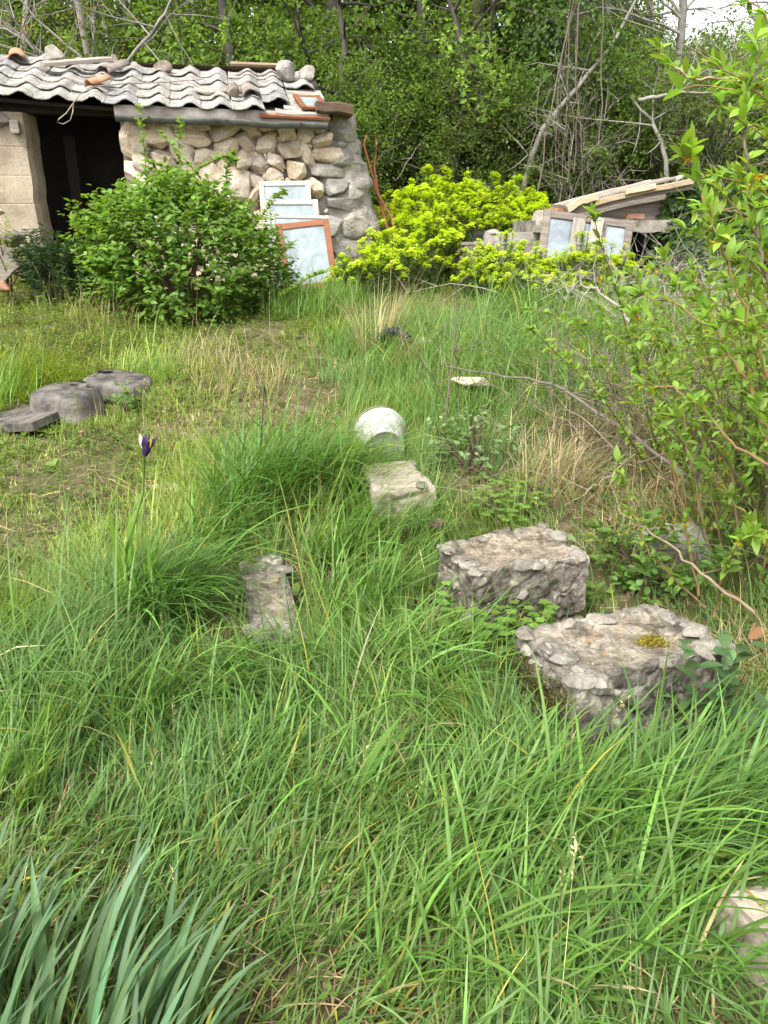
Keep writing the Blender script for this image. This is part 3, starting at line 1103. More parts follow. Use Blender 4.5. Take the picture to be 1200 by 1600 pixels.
sh0 = np.array([qb[0], QY, qb[2]])
brick(sh0 + q(880, 343, .0), 'orange brick under the low left end of the plank roof', .1, (.27, .13, .05), seed=3)
brick(sh0 + q(991, 342, .05), 'orange brick on the mossy slab under the gable board', -.05, (.18, .1, .05), seed=4)
brick(sh0 + q(872, 333, .5), 'terracotta tile end behind the low left corner of the plank roof', .3, (.14, .2, .05), seed=5, name='roof_tile')
# stack of flat roof slates at the left end, capped with pale stones
for k in range(9):
    z0 = q(742, 425)[2] + k * .034
    mb = slab_v(-.13 - rs.uniform(0, .03), .13 + rs.uniform(0, .03), -.14, .14, 0, .027, 9, 6, 3, .006, 12, 80 + k)
    o = mb.build('flat_tile', M['dark_tile'], None, True, sh0 + np.array([q(742, 425)[0] + rs.normal(0, .012), .02 + rs.normal(0, .015), z0]))
    o.rotation_euler = (0, 0, rs.normal(0, .09))
    tag(o, 'dark flat tile in the low stack left of the concrete wall', 'tile', 'flat tiles stacked beside the concrete wall')
for k, (px, py, sx, sz, lab, mt) in enumerate([(748, 383, .16, .05, 'mossy flat stone on top of the stack of dark tiles', 'old_concrete'),
                                              (772, 366, .13, .055, 'pale cap stone on the left end of the low concrete wall', 'grey_stone'),
                                              (843, 342, .09, .09, 'grey lump of rock on the corner of the mossy slab', 'grey_stone'),
                                              (785, 372, .10, .05, 'brown stone beside the pale cap stone on the low wall', 'dark_tile')]):
    V, F = rock_v(sx, sx * .85, sz, 440 + k)
    tag(MB().add(V, F).build('wall_stone', M[mt], None, False, sh0 + q(px, py, .1)), lab, 'stone')
# window leaning on the outbuilding with two boards laid over it
pw = sh0 + q(905, 444, -.42)
wd = sash('old grey brown window with bluish panes leaning on the low outbuilding', .92, .70, .075, .05, 'old_frame_wood', 'pane_dark',
          (pw[0], pw[1], pw[2]), -.34, .13, -.04, mullion=(-.12, .17), name='leaning_window')
for k, (px, py, lean, lab) in enumerate([(903, 347, .17, 'left one of two grey boards leaning over the old window'), (932, 346, .19, 'right one of two grey boards leaning over the old window')]):
    p = sh0 + q(px, py - 3, -.20) + [0, -.065, 0]
    V, F = bar_v(-.062, .062, -.014, .014, -.66, .015, .004, 5, .006, 55 + k)
    o = MB().add(V, F).build('leaning_board', M['grey_wood_z'], None, False, p)
    o.rotation_euler = (-.36, lean, 0)
    tag(o, lab, 'board', 'boards leaning over the old window')

# ------------------------------------------------------------------ rubble plinths and other things in the grass
def rubble_block(name, lab, cat, quad, zt, zb, seed, mt='plinth', rim=.022, res=190.0, nst=10, cellw=.085, amp=.013):
    """a cast rubble block over the ground quad (left, front, right, rear), its top a little dished inside a broken rim"""
    r = np.random.default_rng(seed)
    Q = np.array(quad, float)
    c0_ = Q.mean(0)
    t = thing(name, lab, cat, (c0_[0], c0_[1], zb), 0)
    Lx = max(np.linalg.norm(Q[2] - Q[1]), np.linalg.norm(Q[3] - Q[0]))
    Ly = max(np.linalg.norm(Q[0] - Q[1]), np.linalg.norm(Q[3] - Q[2]))
    H = zt - zb
    sc = np.array([Lx, Ly, H]) / 2

    def pos(u, v, w):                        # u along front, v to the rear, w up, all -1..1
        a, b_ = (u + 1) / 2, (v + 1) / 2
        p = (Q[1] * ((1 - a) * (1 - b_))[..., None] + Q[2] * (a * (1 - b_))[..., None] + Q[3] * (a * b_)[..., None] + Q[0] * ((1 - a) * b_)[..., None]) - c0_
        return np.concatenate([p, ((w + 1) / 2 * H)[..., None]], -1)
    sd = (r.random((int(Lx * Ly * H / cellw ** 3 * .9) + 30, 3)) * 2.3 - 1.15) * sc
    hgt = r.random(len(sd))

    def disp(P, qn):
        D = np.stack([np.linalg.norm((P - s) * np.array([1, 1, 1.25]), axis=-1) for s in sd], -1)
        idx = D.argmin(-1)
        Ds = np.partition(D, 1, -1)
        e = Ds[..., 1] - Ds[..., 0]
        d = (fbm(P * 7, seed, 4) - .5) * amp * 1.8
        d = d + (np.clip(e / .012, 0, 1) ** .5 - 1) * amp * .7 + amp * .7 * (hgt[idx] - .5)
        d = d - np.clip(.055 - np.abs(fbm(P * 5 + 7, seed + 2, 4) - .5), 0, .055) * .35
        d = d + (fbm(P * 38, seed + 3, 4) - .5) * .013
        st_ = (hgt[idx] * 7.3) % 1
        cl = np.where(st_ < .45, 1.0, np.where(st_ < .75, 1.45, .68))[..., None] * np.array([1, 1, 1])
        return d, cl
    mb = MB()
    nu, nv, nw = int(Lx * res), int(Ly * res), int(H * res)
    U_, V_, W_ = np.linspace(-1, 1, nu), np.linspace(-1, 1, nv), np.linspace(-1, 1, nw)
    for fn, a, b_ in ((lambda A, B: (A, A * 0 - 1, B), U_, W_), (lambda A, B: (A * 0 + 1, A, B), V_, W_), (lambda A, B: (A * 0 - 1, -A, B), V_, W_),
                      (lambda A, B: (A, B, A * 0 + 1), U_, V_), (lambda A, B: (-A, A * 0 + 1, B), U_, W_)):
        A, B = np.meshgrid(a, b_)
        u, v_, w = fn(A, B)
        qn = np.stack([u, v_, w], -1)
        dirn = unit(np.sign(qn) * np.abs(qn) ** 7 / sc ** .4)
        P = qn * sc
        d, cl = disp(P, qn)
        X_ = pos(u, v_, w) + dirn * d[..., None]
        ins = np.clip((1 - np.maximum(np.abs(u) * 1.0, np.abs(v_))) * np.minimum(Lx, Ly) / .10 - .35 + (fbm(P * 12, seed + 9, 2) - .5) * 1.1, 0, 1) * (w > .99)
        X_[..., 2] -= ins * (rim + d * .6)
        rd = np.clip(np.maximum(np.abs(u), np.abs(v_)) * .5 + np.abs(w) * .5 - .93, 0, 1) / .07
        X_ = X_ - dirn * (rd * .018 * fbm(P * 14, seed + 5, 3))[..., None]
        i = (np.arange(len(b_) - 1)[:, None] * len(a) + np.arange(len(a) - 1)[None]).reshape(-1, 1)
        cl = cl * (1 - ins[..., None]) + np.array([1.25, 1.2, 1.1]) * ins[..., None]
        mb.add(X_.reshape(-1, 3), [i + [0, 1, len(a) + 1, len(a)]], cl.reshape(-1, 3))
    mb.build('block', M[mt], t)
    slots = []
    if nst > 8:
        for kk in range(4):
            c_ = -1.0
            while c_ < .95:
                if r.random() < .5:
                    slots.append((kk, c_, False))
                c_ += r.uniform(.16, .34) * (1.0 if kk % 2 == 0 else 1.5)
        slots += [(r.integers(0, 2) * 3, r.uniform(-.9, .9), True) for _ in range(5)]
    else:
        slots = [(r.integers(0, 4), r.uniform(-.9, .9), False) for _ in range(nst)]
    for k, (kk, s_, onface) in enumerate(slots):
        e1 = r.uniform(.86, 1.0)
        u, v_ = [(s_, -e1), (e1, s_), (s_, e1), (-e1, s_)][kk]
        w = r.uniform(-.2, .75) if onface else 1.0
        if onface:
            u, v_ = [(s_, -1.0), (1.0, s_), (s_, -1.0), (-1.0, s_)][kk]
        p = pos(np.array(u), np.array(v_), np.array(w))
        a = r.uniform(.022, .046)
        V, F = rock_v(a * r.uniform(.9, 1.6), a, a * r.uniform(.35, .55) if not onface else a * .8, seed * 50 + k, 2, .4)
        V = rotz(V, r.random() * 6.3) + p * ([.955, .955, 1] if not onface else [.95, .95, 1]) + [0, 0, -.010 if not onface else 0]
        MB().add(V, F).build('stone', M['plinth_stone'], t, False)
    return t


def xy(px, py, Z):
    return atz(px, py, Z)[:2]


Qf = [xy(808, 974, .335), xy(914, 1062, .335), xy(1152, 1000, .335), xy(1026, 936, .335)]
rubble_block('rubble_plinth', 'nearer grey rubble and mortar block with yellow moss on its dished top', 'concrete block', Qf, .322, -.06, 3, nst=16)
Qr = [xy(686, 842, .43), xy(742, 888, .43), xy(922, 862, .43), xy(852, 806, .43)]
rubble_block('rubble_plinth', 'farther grey rubble block with broken stone rim round a sandy top', 'concrete block', Qr, .415, .02, 4, nst=14)
Qm = [xy(566, 716, .47), xy(583, 757, .47), xy(682, 745, .47), xy(640, 708, .47)]
rubble_block('concrete_block', 'low flat concrete block in the grass just in front of the white bucket', 'concrete block', Qm, .44, .2, 5, mt='concrete', rim=.003, nst=3, amp=.007, res=100)
Qk = [xy(372, 862, .24), xy(396, 1003, .20), xy(482, 1000, .20), xy(438, 853, .24)]
rubble_block('concrete_slab', 'grass covered broken concrete slab beside the iris clump', 'concrete slab', Qk, .215, -.02, 6, rim=.012, nst=6, amp=.018, res=90)
Qs = [xy(985, 825, .27), xy(1003, 856, .27), xy(1115, 852, .27), xy(1088, 806, .27)]
rubble_block('flat_slab', 'flat brown slab under the forsythia strewn with fallen yellow petals', 'stone slab', Qs, .265, .1, 8, mt='old_concrete', rim=.003, nst=1, amp=.010, res=80)
for qd in (Qf, Qr, Qm, Qk, Qs):
    c_ = np.mean(qd, 0)
    ang = math.atan2(*(np.array(qd[2]) - qd[1])[::-1])
    sh = .8 if qd is Qk else 1.02
    BLOCK.append((c_[0], c_[1], np.linalg.norm(np.array(qd[2]) - qd[1]) / 2 * sh, np.linalg.norm(np.array(qd[0]) - qd[1]) / 2 * sh, ang))
# moss cushions on the nearer block
mb = MB()
for cx, cy, rr, n_, zz in ((1022, 1003, .024, 420, .300), (1008, 1006, .012, 160, .300)):
    c_ = atz(cx, cy, zz)
    P = c_ + np.stack([rng.normal(0, rr, n_), rng.normal(0, rr * .8, n_), np.abs(rng.normal(0, .004, n_))], -1)
    leaves(mb, P, rng.normal(0, 1, (n_, 3)) + [0, 0, .8], rng.normal(0, 1, (n_, 3)), .009, .003, tints(n_, (.20, .17, .015), .25))
c_ = (np.array(Qf[0]) + np.array(Qf[1])) / 2
d_ = np.array(Qf[1]) - np.array(Qf[0])
n_ = 1500
t_ = rng.uniform(-.48, .42, n_)
P = np.stack([c_[0] + d_[0] * t_ - .012 + rng.normal(0, .012, n_), c_[1] + d_[1] * t_ - .008, rng.uniform(.02, .26, n_)], -1)
leaves(mb, P, rng.normal(0, 1, (n_, 3)) + [-.8, -.2, .3], rng.normal(0, 1, (n_, 3)), .012, .004, tints(n_, (.085, .075, .012), .35))
o = mb.build('moss', M['leaf_dull'])
o['kind'] = 'stuff'

# crumbling stone at the lower right edge
p = gp(1172, 1500)
V, F = rock_v(.20, .17, .17, 77, 4, .4)
V = V * (1 + .10 * (fbm(V * 22, 5, 4) - .5))[:, None]
tag(MB().add(V, F).build('crumbling_stone', M['concrete'], None, False, p + [.06, .02, .05]), 'beige crumbling stone in long grass at the lower right edge', 'stone')
BLOCK.append((p[0] + .06, p[1] - .02, .17, .17, 0))
p = gp(735, 636)
V, F = rock_v(.15, .09, .035, 78, 2, .3)
tag(MB().add(V, F).build('pale_stone', M['limestone'], None, False, p + [0, 0, .17]), 'whitish flat stone half hidden in the tall grass behind the white bucket', 'stone')
p = gp(663, 548)
V, F = rock_v(.10, .05, .045, 79, 2, .3)
tag(MB().add(V, F).build('pale_stone', M['limestone'], None, False, p + [0, 0, .07]), 'small pale stone beside the black pipe arch in the grass', 'stone')
p = gp(652, 487)
V, F = rock_v(.13, .08, .06, 80, 2, .3)
tag(MB().add(V, F).build('pale_stone', M['grey_stone'], None, False, gp(908, 515) + [0, 0, .12]), 'small whitish stone in the grass below the yellow spurge on the right', 'stone')
p = gp(272, 762)
V, F = rock_v(.16, .08, .02, 82, 2, .3)
tag(MB().add(V, F).build('flat_stone', M['limestone'], None, False, p), 'flat pale stone sunk in the worn path behind the iris bud', 'stone')

# white bucket on its side, its foot towards the viewer
p = gp(594, 712)
t = thing('white_bucket', 'white plastic bucket lying on its side behind the flat concrete block', 'bucket', p + [0, .1, .135], 0)
a = np.arange(40) * 2 * pi / 40
prof = [(.150, .0), (.152, .004), (.150, .012), (.142, .016), (.141, .03), (.128, .12), (.112, .235), (.108, .242), (.100, .243), (.096, .238), (.05, .236), (.004, .236)]
mb = MB()
V = np.concatenate([np.stack([r_ * np.cos(a), np.full(40, -h_), r_ * np.sin(a)], -1) for r_, h_ in prof])
V = np.concatenate([V, np.concatenate([np.stack([(r_ - .003) * np.cos(a), np.full(40, -h_ + .003), (r_ - .003) * np.sin(a)], -1) for r_, h_ in prof])])
F = []
for s_ in range(2):
    for i in range(len(prof) - 1):
        for j in range(40):
            qd = [s_ * len(prof) * 40 + i * 40 + j, s_ * len(prof) * 40 + i * 40 + (j + 1) % 40, s_ * len(prof) * 40 + (i + 1) * 40 + (j + 1) % 40, s_ * len(prof) * 40 + (i + 1) * 40 + j]
            F.append(qd if s_ == 0 else qd[::-1])
mb.add(V, [np.array(F)]).build('body', M['white_plastic'], t)
mb = MB()
ha = np.linspace(0, pi, 14)
tube(mb, np.stack([.148 * np.cos(ha), .012 + .05 * np.sin(ha), .148 * np.sin(ha) * .9], -1), .003, 5)
mb.build('handle', M['wire'], t)
t.rotation_euler = (.16, 0, .12)
t.location.z -= .02


# upturned black basins
def basin(name, lab, px, py, w, d, h, rz_, hole=None, tilt=(0, 0)):
    n, mb = 48, MB()
    a = np.arange(n) * 2 * pi / n

    def se(rx, ry, e):
        return np.stack([rx * np.sign(np.cos(a)) * np.abs(np.cos(a)) ** (2 / e), ry * np.sign(np.sin(a)) * np.abs(np.sin(a)) ** (2 / e)], -1)
    hc = np.array(hole if hole else (0, 0))
    rings = [(1.06, 0, 4), (1.06, .015, 4), (1.0, .02, 4), (.98, h * .6, 4.2), (.93, h * .88, 3.8), (.84, h * .985, 3.4), (.6, h * 1.02, 3)]
    V = [np.concatenate([se(w / 2 * k, d / 2 * k, e), np.full((n, 1), z_)], -1) for k, z_, e in rings]
    for rr, z_ in ((.062, h * 1.03), (.040, h * 1.02), (.036, h * 1.0), (.034, h * .85)):
        V.append(np.stack([hc[0] + rr * np.cos(a), hc[1] + rr * np.sin(a), np.full(n, z_)], -1))
    V = np.concatenate(V)
    V[:, 2] += (fbm(V * 4, 31, 3) - .5) * .014
    nr = len(rings) + 4
    F = np.array([[i * n + j, i * n + (j + 1) % n, (i + 1) * n + (j + 1) % n, (i + 1) * n + j] for i in range(nr - 1) for j in range(n)])
    t = thing(name, lab, 'basin', gp(px, py), rz_)
    t.rotation_euler = (tilt[0], tilt[1], rz_)
    mb.add(V, [F]).build('shell', M['black_plastic'], t)
    mb = MB()
    mb.add(np.concatenate([[[hc[0], hc[1], h * .90]], V[-n:] - [0, 0, .012]]), [np.array([[0, 1 + j, 1 + (j + 1) % n] for j in range(n)])])
    mb.build('drain_hole', M['black_rubber'], t)
    BLOCK.append((*gp(px, py)[:2], w * .5, d * .5, rz_))
    return t


basin('black_basin', 'nearer upturned black basin with a dirt crusted top, left in the grass', 108, 648, .40, .34, .17, -.25, (.0, .12), (.10, .06))
basin('black_basin', 'farther upturned black basin with a round drain hole, left in the grass', 186, 614, .44, .34, .115, -.30, (-.12, .06), (.12, .10))
p = gp(40, 660)
mb = slab_v(-.24, .26, -.2, .22, -.02, .03, 14, 12, 3, .02, 5, 37)
o = mb.build('black_sheet', M['black_plastic'], None, True, p + [0, 0, .03])
o.rotation_euler = (.10, -.12, -.35)
tag(o, 'flat black plastic sheet lying left of the upturned basins', 'plastic sheet')
BLOCK.append((p[0], p[1], .22, .2, -.35))
# black corrugated pipe arch
p = gp(613, 556)
mb = MB()
th = np.linspace(-.15, pi * .95, 60)
tube(mb, np.stack([.15 * np.cos(th), .06 * np.sin(th), .16 * np.sin(th)], -1), .033 + .006 * np.sign(np.sin(np.arange(60) * 1.57)), 10)
o = mb.build('black_pipe', M['black_rubber'], None, False, p + [0, 0, .02])
o.rotation_euler = (0, 0, -.25)
tag(o, 'black corrugated pipe arching out of the grass in mid meadow', 'pipe')
# burnt stump on the leaf litter
p = gp(715, 512)
V, F = rock_v(.16, .10, .07, 84, 2, .5)
tag(MB().add(V, F).build('dark_stump', M['dark_wood'], None, False, p + [0, 0, .04]), 'dark rotten stump in the leaf litter below the yellow spurge', 'stump')


# ------------------------------------------------------------------ spurge
def frond_dirs(n, up=.4, r=rng):
    a = r.random(n) * 2 * pi
    return np.stack([np.cos(a), np.sin(a), np.full(n, up) + r.normal(0, .3, n)], -1)


def flower_head_mesh(seed):
    r = np.random.default_rng(seed)
    mb = MB()
    nray = 15
    for k in range(nray):
        a, e = r.random() * 6.28, r.uniform(.15, 1.0)
        d = np.array([cos(a) * cos(e * 1.5), sin(a) * cos(e * 1.5), sin(e * 1.5)])
        tip = d / np.linalg.norm(d) * np.array([.052, .052, .058]) * r.uniform(.75, 1.1)
        tube(mb, [[0, 0, -.02], tip * .5, tip], .0012, 3, (.20, .24, .03))
        for m_ in range(4):
            q_ = tip + r.normal(0, .011, 3)
            n_ = 5
            az = np.arange(n_) * 2 * pi / n_ + r.random()
            D = np.stack([np.cos(az), np.sin(az), np.full(n_, .45)], -1)
            leaves(mb, np.repeat(q_[None], n_, 0), D, np.tile([0, 0, 1.0], (n_, 1)), .0125, .0066, tints(n_, (.62, .73, .06), .24, 0, r), .2, .1)
    return mb.mesh('flower_head')


heads = [flower_head_mesh(600 + k) for k in range(4)]
for hmesh in heads:
    hmesh.materials.append(M['petal'])


def make_spurge(seed, rad, H, nst):
    r = np.random.default_rng(seed)
    t = link('yellow_spurge', None)
    ms, ml = MB(), MB()
    hd = []
    for k in range(nst):
        a, rr = r.random() * 6.28, math.sqrt(r.random())
        tip = np.array([cos(a) * rr * rad, sin(a) * rr * rad, H * (1 - .42 * rr ** 2) * r.uniform(.70, 1.10)])
        b0 = np.array([tip[0] * .35, tip[1] * .35, 0])
        mid = b0 * .4 + tip * .6 - np.array([tip[0], tip[1], 0]) * .14
        pts = np.array([b0, (b0 + mid) / 2 + [0, 0, .03], mid, tip])
        tube(ms, pts, [.005, .0045, .004, .003], 4, (.13, .16, .06))
        n_ = 36
        tt = r.uniform(.30, .97, n_) ** .8
        P = np.stack([np.interp(tt * 3, range(4), pts[:, c]) for c in range(3)], -1)
        leaves(ml, P, frond_dirs(n_, .35, r), np.tile([0, 0, 1.0], (n_, 1)) + r.normal(0, .2, (n_, 3)), r.uniform(.035, .06, n_), .0048,
               tints(n_, (.11, .175, .07), .2, .1, r), .2, .25)
        hd.append((tip, np.array([tip[0], tip[1], .35 * H])))
    ms.build('stem', M['leaf_dull'], t)
    o = ml.build('leaf', M['leaf_dull'], t)
    o['kind'] = 'stuff'
    for k, (p, d) in enumerate(hd):
        o = link('flower_head', heads[k % 4], None, t, p, (-d[1] / H * .5, d[0] / H * .5, r.random() * 6.3), r.uniform(.72, 1.08))
    return t


SPURGE = [make_spurge(700, .36, .64, 58), make_spurge(701, .32, .58, 50), make_spurge(702, .40, .72, 66)]
used_sp = set()
PATCH = {
    'bank': ('tall yellow flowering spurge on the bank between the hut and the forest', 'yellow spurge on the bank behind the hut',
             [(600, 388, 10.2, 1.0), (640, 380, 10.6, 1.05), (668, 372, 11.0, 1.1), (700, 370, 11.2, 1.2), (735, 372, 11.2, 1.1), (768, 376, 11.0, 1.0),
              (800, 378, 11.0, .95), (832, 378, 11.2, .9), (690, 385, 10.3, .95), (740, 390, 10.2, .85), (620, 392, 9.7, .9), (655, 392, 9.9, .9), (780, 392, 10.3, .8), (840, 388, 10.6, .8), (812, 360, 11.8, .9)]),
    'mid': ('yellow flowering spurge clump beside the rounded end of the hut wall', 'yellow spurge beside the hut wall',
            [(612, 432, 9.0, .98), (645, 436, 8.9, 1.1), (672, 436, 8.8, 1.0), (620, 440, 9.1, .8), (700, 440, 8.9, .72), (655, 452, 8.4, .78)]),
    'sash': ('yellow spurge clump next to the brown framed window sash', 'yellow spurge by the leaning sashes',
             [(556, 470, 8.1, .72), (592, 474, 8.0, .86), (618, 470, 8.2, .82), (533, 470, 8.1, .5)]),
    'shed': ('yellow spurge clump in front of the low outbuilding', 'yellow spurge before the outbuilding',
             [(750, 476, 8.0, .88), (790, 474, 8.0, .82), (826, 472, 8.05, .80), (866, 474, 8.0, .72), (905, 474, 8.0, .84), (945, 474, 8.0, .84), (770, 480, 7.8, .6), (930, 482, 7.8, .6), (970, 476, 8.1, .64), (735, 480, 7.9, .6), (808, 482, 7.75, .6), (848, 482, 7.75, .56), (888, 482, 7.75, .58)]),
}
ki = 0
for key, (lab, grp, lst) in PATCH.items():
    for (px, py, Y, s_) in lst:
        x = at(px, py, Y)[0]
        k = ki % 3
        ki += 1
        z = float(gz(x, Y)) - .02
        if key == 'bank':
            s_ *= 1.08
        if k in used_sp:
            copy_thing(SPURGE[k], (x, Y, z), random.random() * 6.3, s_, lab, grp)['category'] = 'spurge plant'
        else:
            used_sp.add(k)
            SPURGE[k].location, SPURGE[k].scale = (x, Y, z), (s_,) * 3
            tag(SPURGE[k], lab, 'spurge plant', grp)


# ------------------------------------------------------------------ leafy shrub against the hut
def bush(name, lab, cat, loc, rx, ry, H, nleaf, leafL, leafW, base, nst=26, seed=1, shoots=(), mt='leaf', detail=1, up=.35, yel=.15, flat=1.0, parts=False):
    r = np.random.default_rng(seed)
    t = thing(name, lab, cat, loc)
    ms, ml = MB(), MB()
    nodes = []
    for k in range(nst):
        a, rr = r.random() * 6.28, r.random() ** .6
        tip = np.array([cos(a) * rr * rx, sin(a) * rr * ry, H * (1.0 - .55 * rr ** 2) * r.uniform(.75, 1.05)])
        b0 = np.array([cos(a) * rx * .15 * r.random(), sin(a) * ry * .15, 0])
        pts = np.array([b0, b0 * .6 + tip * .25 + [0, 0, H * .12], b0 * .2 + tip * .65 + [0, 0, H * .1], tip]) + r.normal(0, .02, (4, 3))
        tube(ms, pts, [.011, .008, .006, .002], 4, (.10, .075, .05))
        nodes.append(pts)
    for pts in shoots:
        pts = np.array(pts, float)
        tube(ms, pts, np.linspace(.006, .0015, len(pts)), 4, (.12, .10, .05))
        n_ = 32 * (len(pts) - 1)
        tt = r.uniform(.1, 1, n_) * (len(pts) - 1)
        P = np.stack([np.interp(tt, range(len(pts)), pts[:, c]) for c in range(3)], -1)
        leaves(ml, P, frond_dirs(n_, .5, r), np.tile([0, 0, 1.0], (n_, 1)) + r.normal(0, .35, (n_, 3)), leafL * r.uniform(.6, 1.05, n_), leafW * .75, tints(n_, np.array(base) * 1.25, .16, .3, r), .35, .2, detail)
    # leaf sprays: little twigs with opposite leaves, thickest towards the outside of the crown
    nspray = nleaf // 9
    d = unit(r.normal(0, 1, (nspray, 3)) * np.array([1, 1, .9]))
    d[:, 2] = np.where(d[:, 2] < -.8, -d[:, 2], d[:, 2])
    rad = r.uniform(.45, 1.0, nspray) ** .45
    lump_ = .80 + .42 * fbm(d * 2.2 + seed, seed, 2)
    C_ = d * rad[:, None] * lump_[:, None] * np.array([rx, ry, H * .60]) + np.array([0, 0, H * .42])
    C_[:, :2] *= (1 + .25 * np.clip(.3 - C_[:, 2:3] / H, 0, 1))
    C_ = C_[C_[:, 2] > .02]
    out = unit(C_ - np.array([0, 0, H * .3]))
    for i in range(len(C_)):
        n_ = 9
        ax = unit(out[i] + r.normal(0, .35, 3) + [0, 0, .25])
        k_ = np.linspace(-.07, .09, n_)[:, None] * (leafL / .06)
        P = C_[i] + ax * k_ + r.normal(0, .008, (n_, 3))
        D = frond_dirs(n_, .1, r) + ax * .55 + np.array([0, 0, up - .2])
        leaves(ml, P, D, np.tile([0, 0, 1.0], (n_, 1)) * flat + out[i] * .5 + r.normal(0, .28, (n_, 3)), leafL * r.uniform(.6, 1.15, n_), leafW * r.uniform(.75, 1.1, n_),
               tints(n_, base, .2, yel, r), .3, .22, detail)
    ms.build('stem', M['twig'], t)
    if parts:                                 # leaves large enough to pick out one by one
        V, C3 = np.concatenate(ml.v), np.concatenate(ml.c)
        for k in range(len(V) // 11):
            one = MB()
            one.add(V[k * 11:k * 11 + 11], [np.array([[0, 1, 2], [0, 2, 3], [7, 10, 8], [8, 10, 9]]), np.array([[1, 4, 5, 2], [2, 5, 6, 3], [4, 7, 8, 5], [5, 8, 9, 6]])], C3[k * 11:k * 11 + 11])
            one.build('leaf', M[mt], t)
        return t
    o = ml.build('leaf', M[mt], t)
    o['kind'] = 'stuff'
    return t


pb = np.array([*at(286, 480, 7.45)[:2], 0])
pb[2] = gz(pb[0], pb[1])


def rel(px, py, Y, o):
    return at(px, py, Y) - o


sh = [[rel(240, 400, 7.7, pb), rel(232, 320, 7.9, pb), rel(226, 240, 7.95, pb), rel(218, 160, 8.0, pb)],
      [rel(290, 380, 7.7, pb), rel(285, 300, 7.85, pb), rel(278, 240, 7.9, pb), rel(282, 180, 7.95, pb)],
      [rel(262, 370, 7.5, pb), rel(278, 300, 7.5, pb), rel(310, 262, 7.5, pb), rel(350, 245, 7.5, pb), rel(372, 255, 7.5, pb)],
      [rel(330, 360, 7.6, pb), rel(352, 310, 7.6, pb), rel(355, 260, 7.6, pb), rel(368, 235, 7.6, pb)],
      [rel(200, 380, 7.5, pb), rel(180, 340, 7.5, pb), rel(175, 305, 7.5, pb)],
      [rel(240, 340, 7.5, pb), rel(262, 265, 7.5, pb), rel(230, 252, 7.5, pb)],
      [rel(385, 370, 7.5, pb), rel(430, 310, 7.5, pb), rel(445, 298, 7.5, pb)],
      [rel(430, 470, 7.3, pb), rel(480, 435, 7.1, pb), rel(510, 425, 7.1, pb)],
      [rel(330, 340, 7.5, pb), rel(300, 262, 7.7, pb), rel(248, 205, 7.9, pb)]]
bush('leafy_shrub', 'large bright green broad leaved shrub in front of the stone wall', 'shrub', pb, .93, .64, 1.16, 12000, .07, .0215, (.15, .27, .05), 34, 21, sh)
p = np.array([*at(178, 470, 7.6)[:2], 0])
p[2] = gz(p[0], p[1])
bush('leafy_shrub', 'paler green lower shrub before the dark doorway', 'shrub', p, .46, .4, .85, 1500, .05, .015, (.13, .215, .04), 16, 22, [], yel=.4)


def narrow_plant(name, lab, loc, rad, H, nst, base, seed, L=.06, cat='spurge plant', W=.005):
    r = np.random.default_rng(seed)
    t = thing(name, lab, cat, loc)
    ms, ml = MB(), MB()
    for k in range(nst):
        a, rr = r.random() * 6.28, math.sqrt(r.random())
        tip = np.array([cos(a) * rr * rad, sin(a) * rr * rad, H * (1 - .4 * rr * rr) * r.uniform(.7, 1.1)])
        pts = np.array([tip * [.5, .5, 0], tip * [.62, .62, .5], tip])
        tube(ms, pts, [.004, .0035, .002], 4, (.12, .15, .06))
        n_ = 60
        tt = r.uniform(.25, 1, n_) ** .7 * 2
        P = np.stack([np.interp(tt, range(3), pts[:, c]) for c in range(3)], -1)
        leaves(ml, P, frond_dirs(n_, .55, r), np.tile([0, 0, 1.0], (n_, 1)) + r.normal(0, .2, (n_, 3)), L * r.uniform(.6, 1.1, n_), W, tints(n_, base, .2, .05, r), .2, .3)
    ms.build('stem', M['leaf_dull'], t)
    o = ml.build('leaf', M['leaf_dull'], t)
    o['kind'] = 'stuff'
    return t


p = np.array([*at(88, 452, 7.5)[:2], 0])
p[2] = gz(p[0], p[1])
narrow_plant('narrow_leaved_spurge', 'dark blue green narrow leaved plant below the concrete wall', p, .46, .66, 60, (.05, .095, .05), 31, .075)
p = gp(150, 478)
narrow_plant('narrow_leaved_spurge', 'dark green narrow leaved tuft between the shrub and the blue green plant', p, .28, .4, 26, (.055, .105, .045), 32, .06)
p = gp(18, 400)
p = np.array([*at(15, 440, 7.3)[:2], 0])
p[2] = gz(p[0], p[1])
bush('fennel', 'yellow green feathery herb at the far left edge before the concrete wall', 'herb', p, .16, .16, .72, 700, .035, .006, (.20, .25, .04), 8, 33, [], 'leaf', 0)

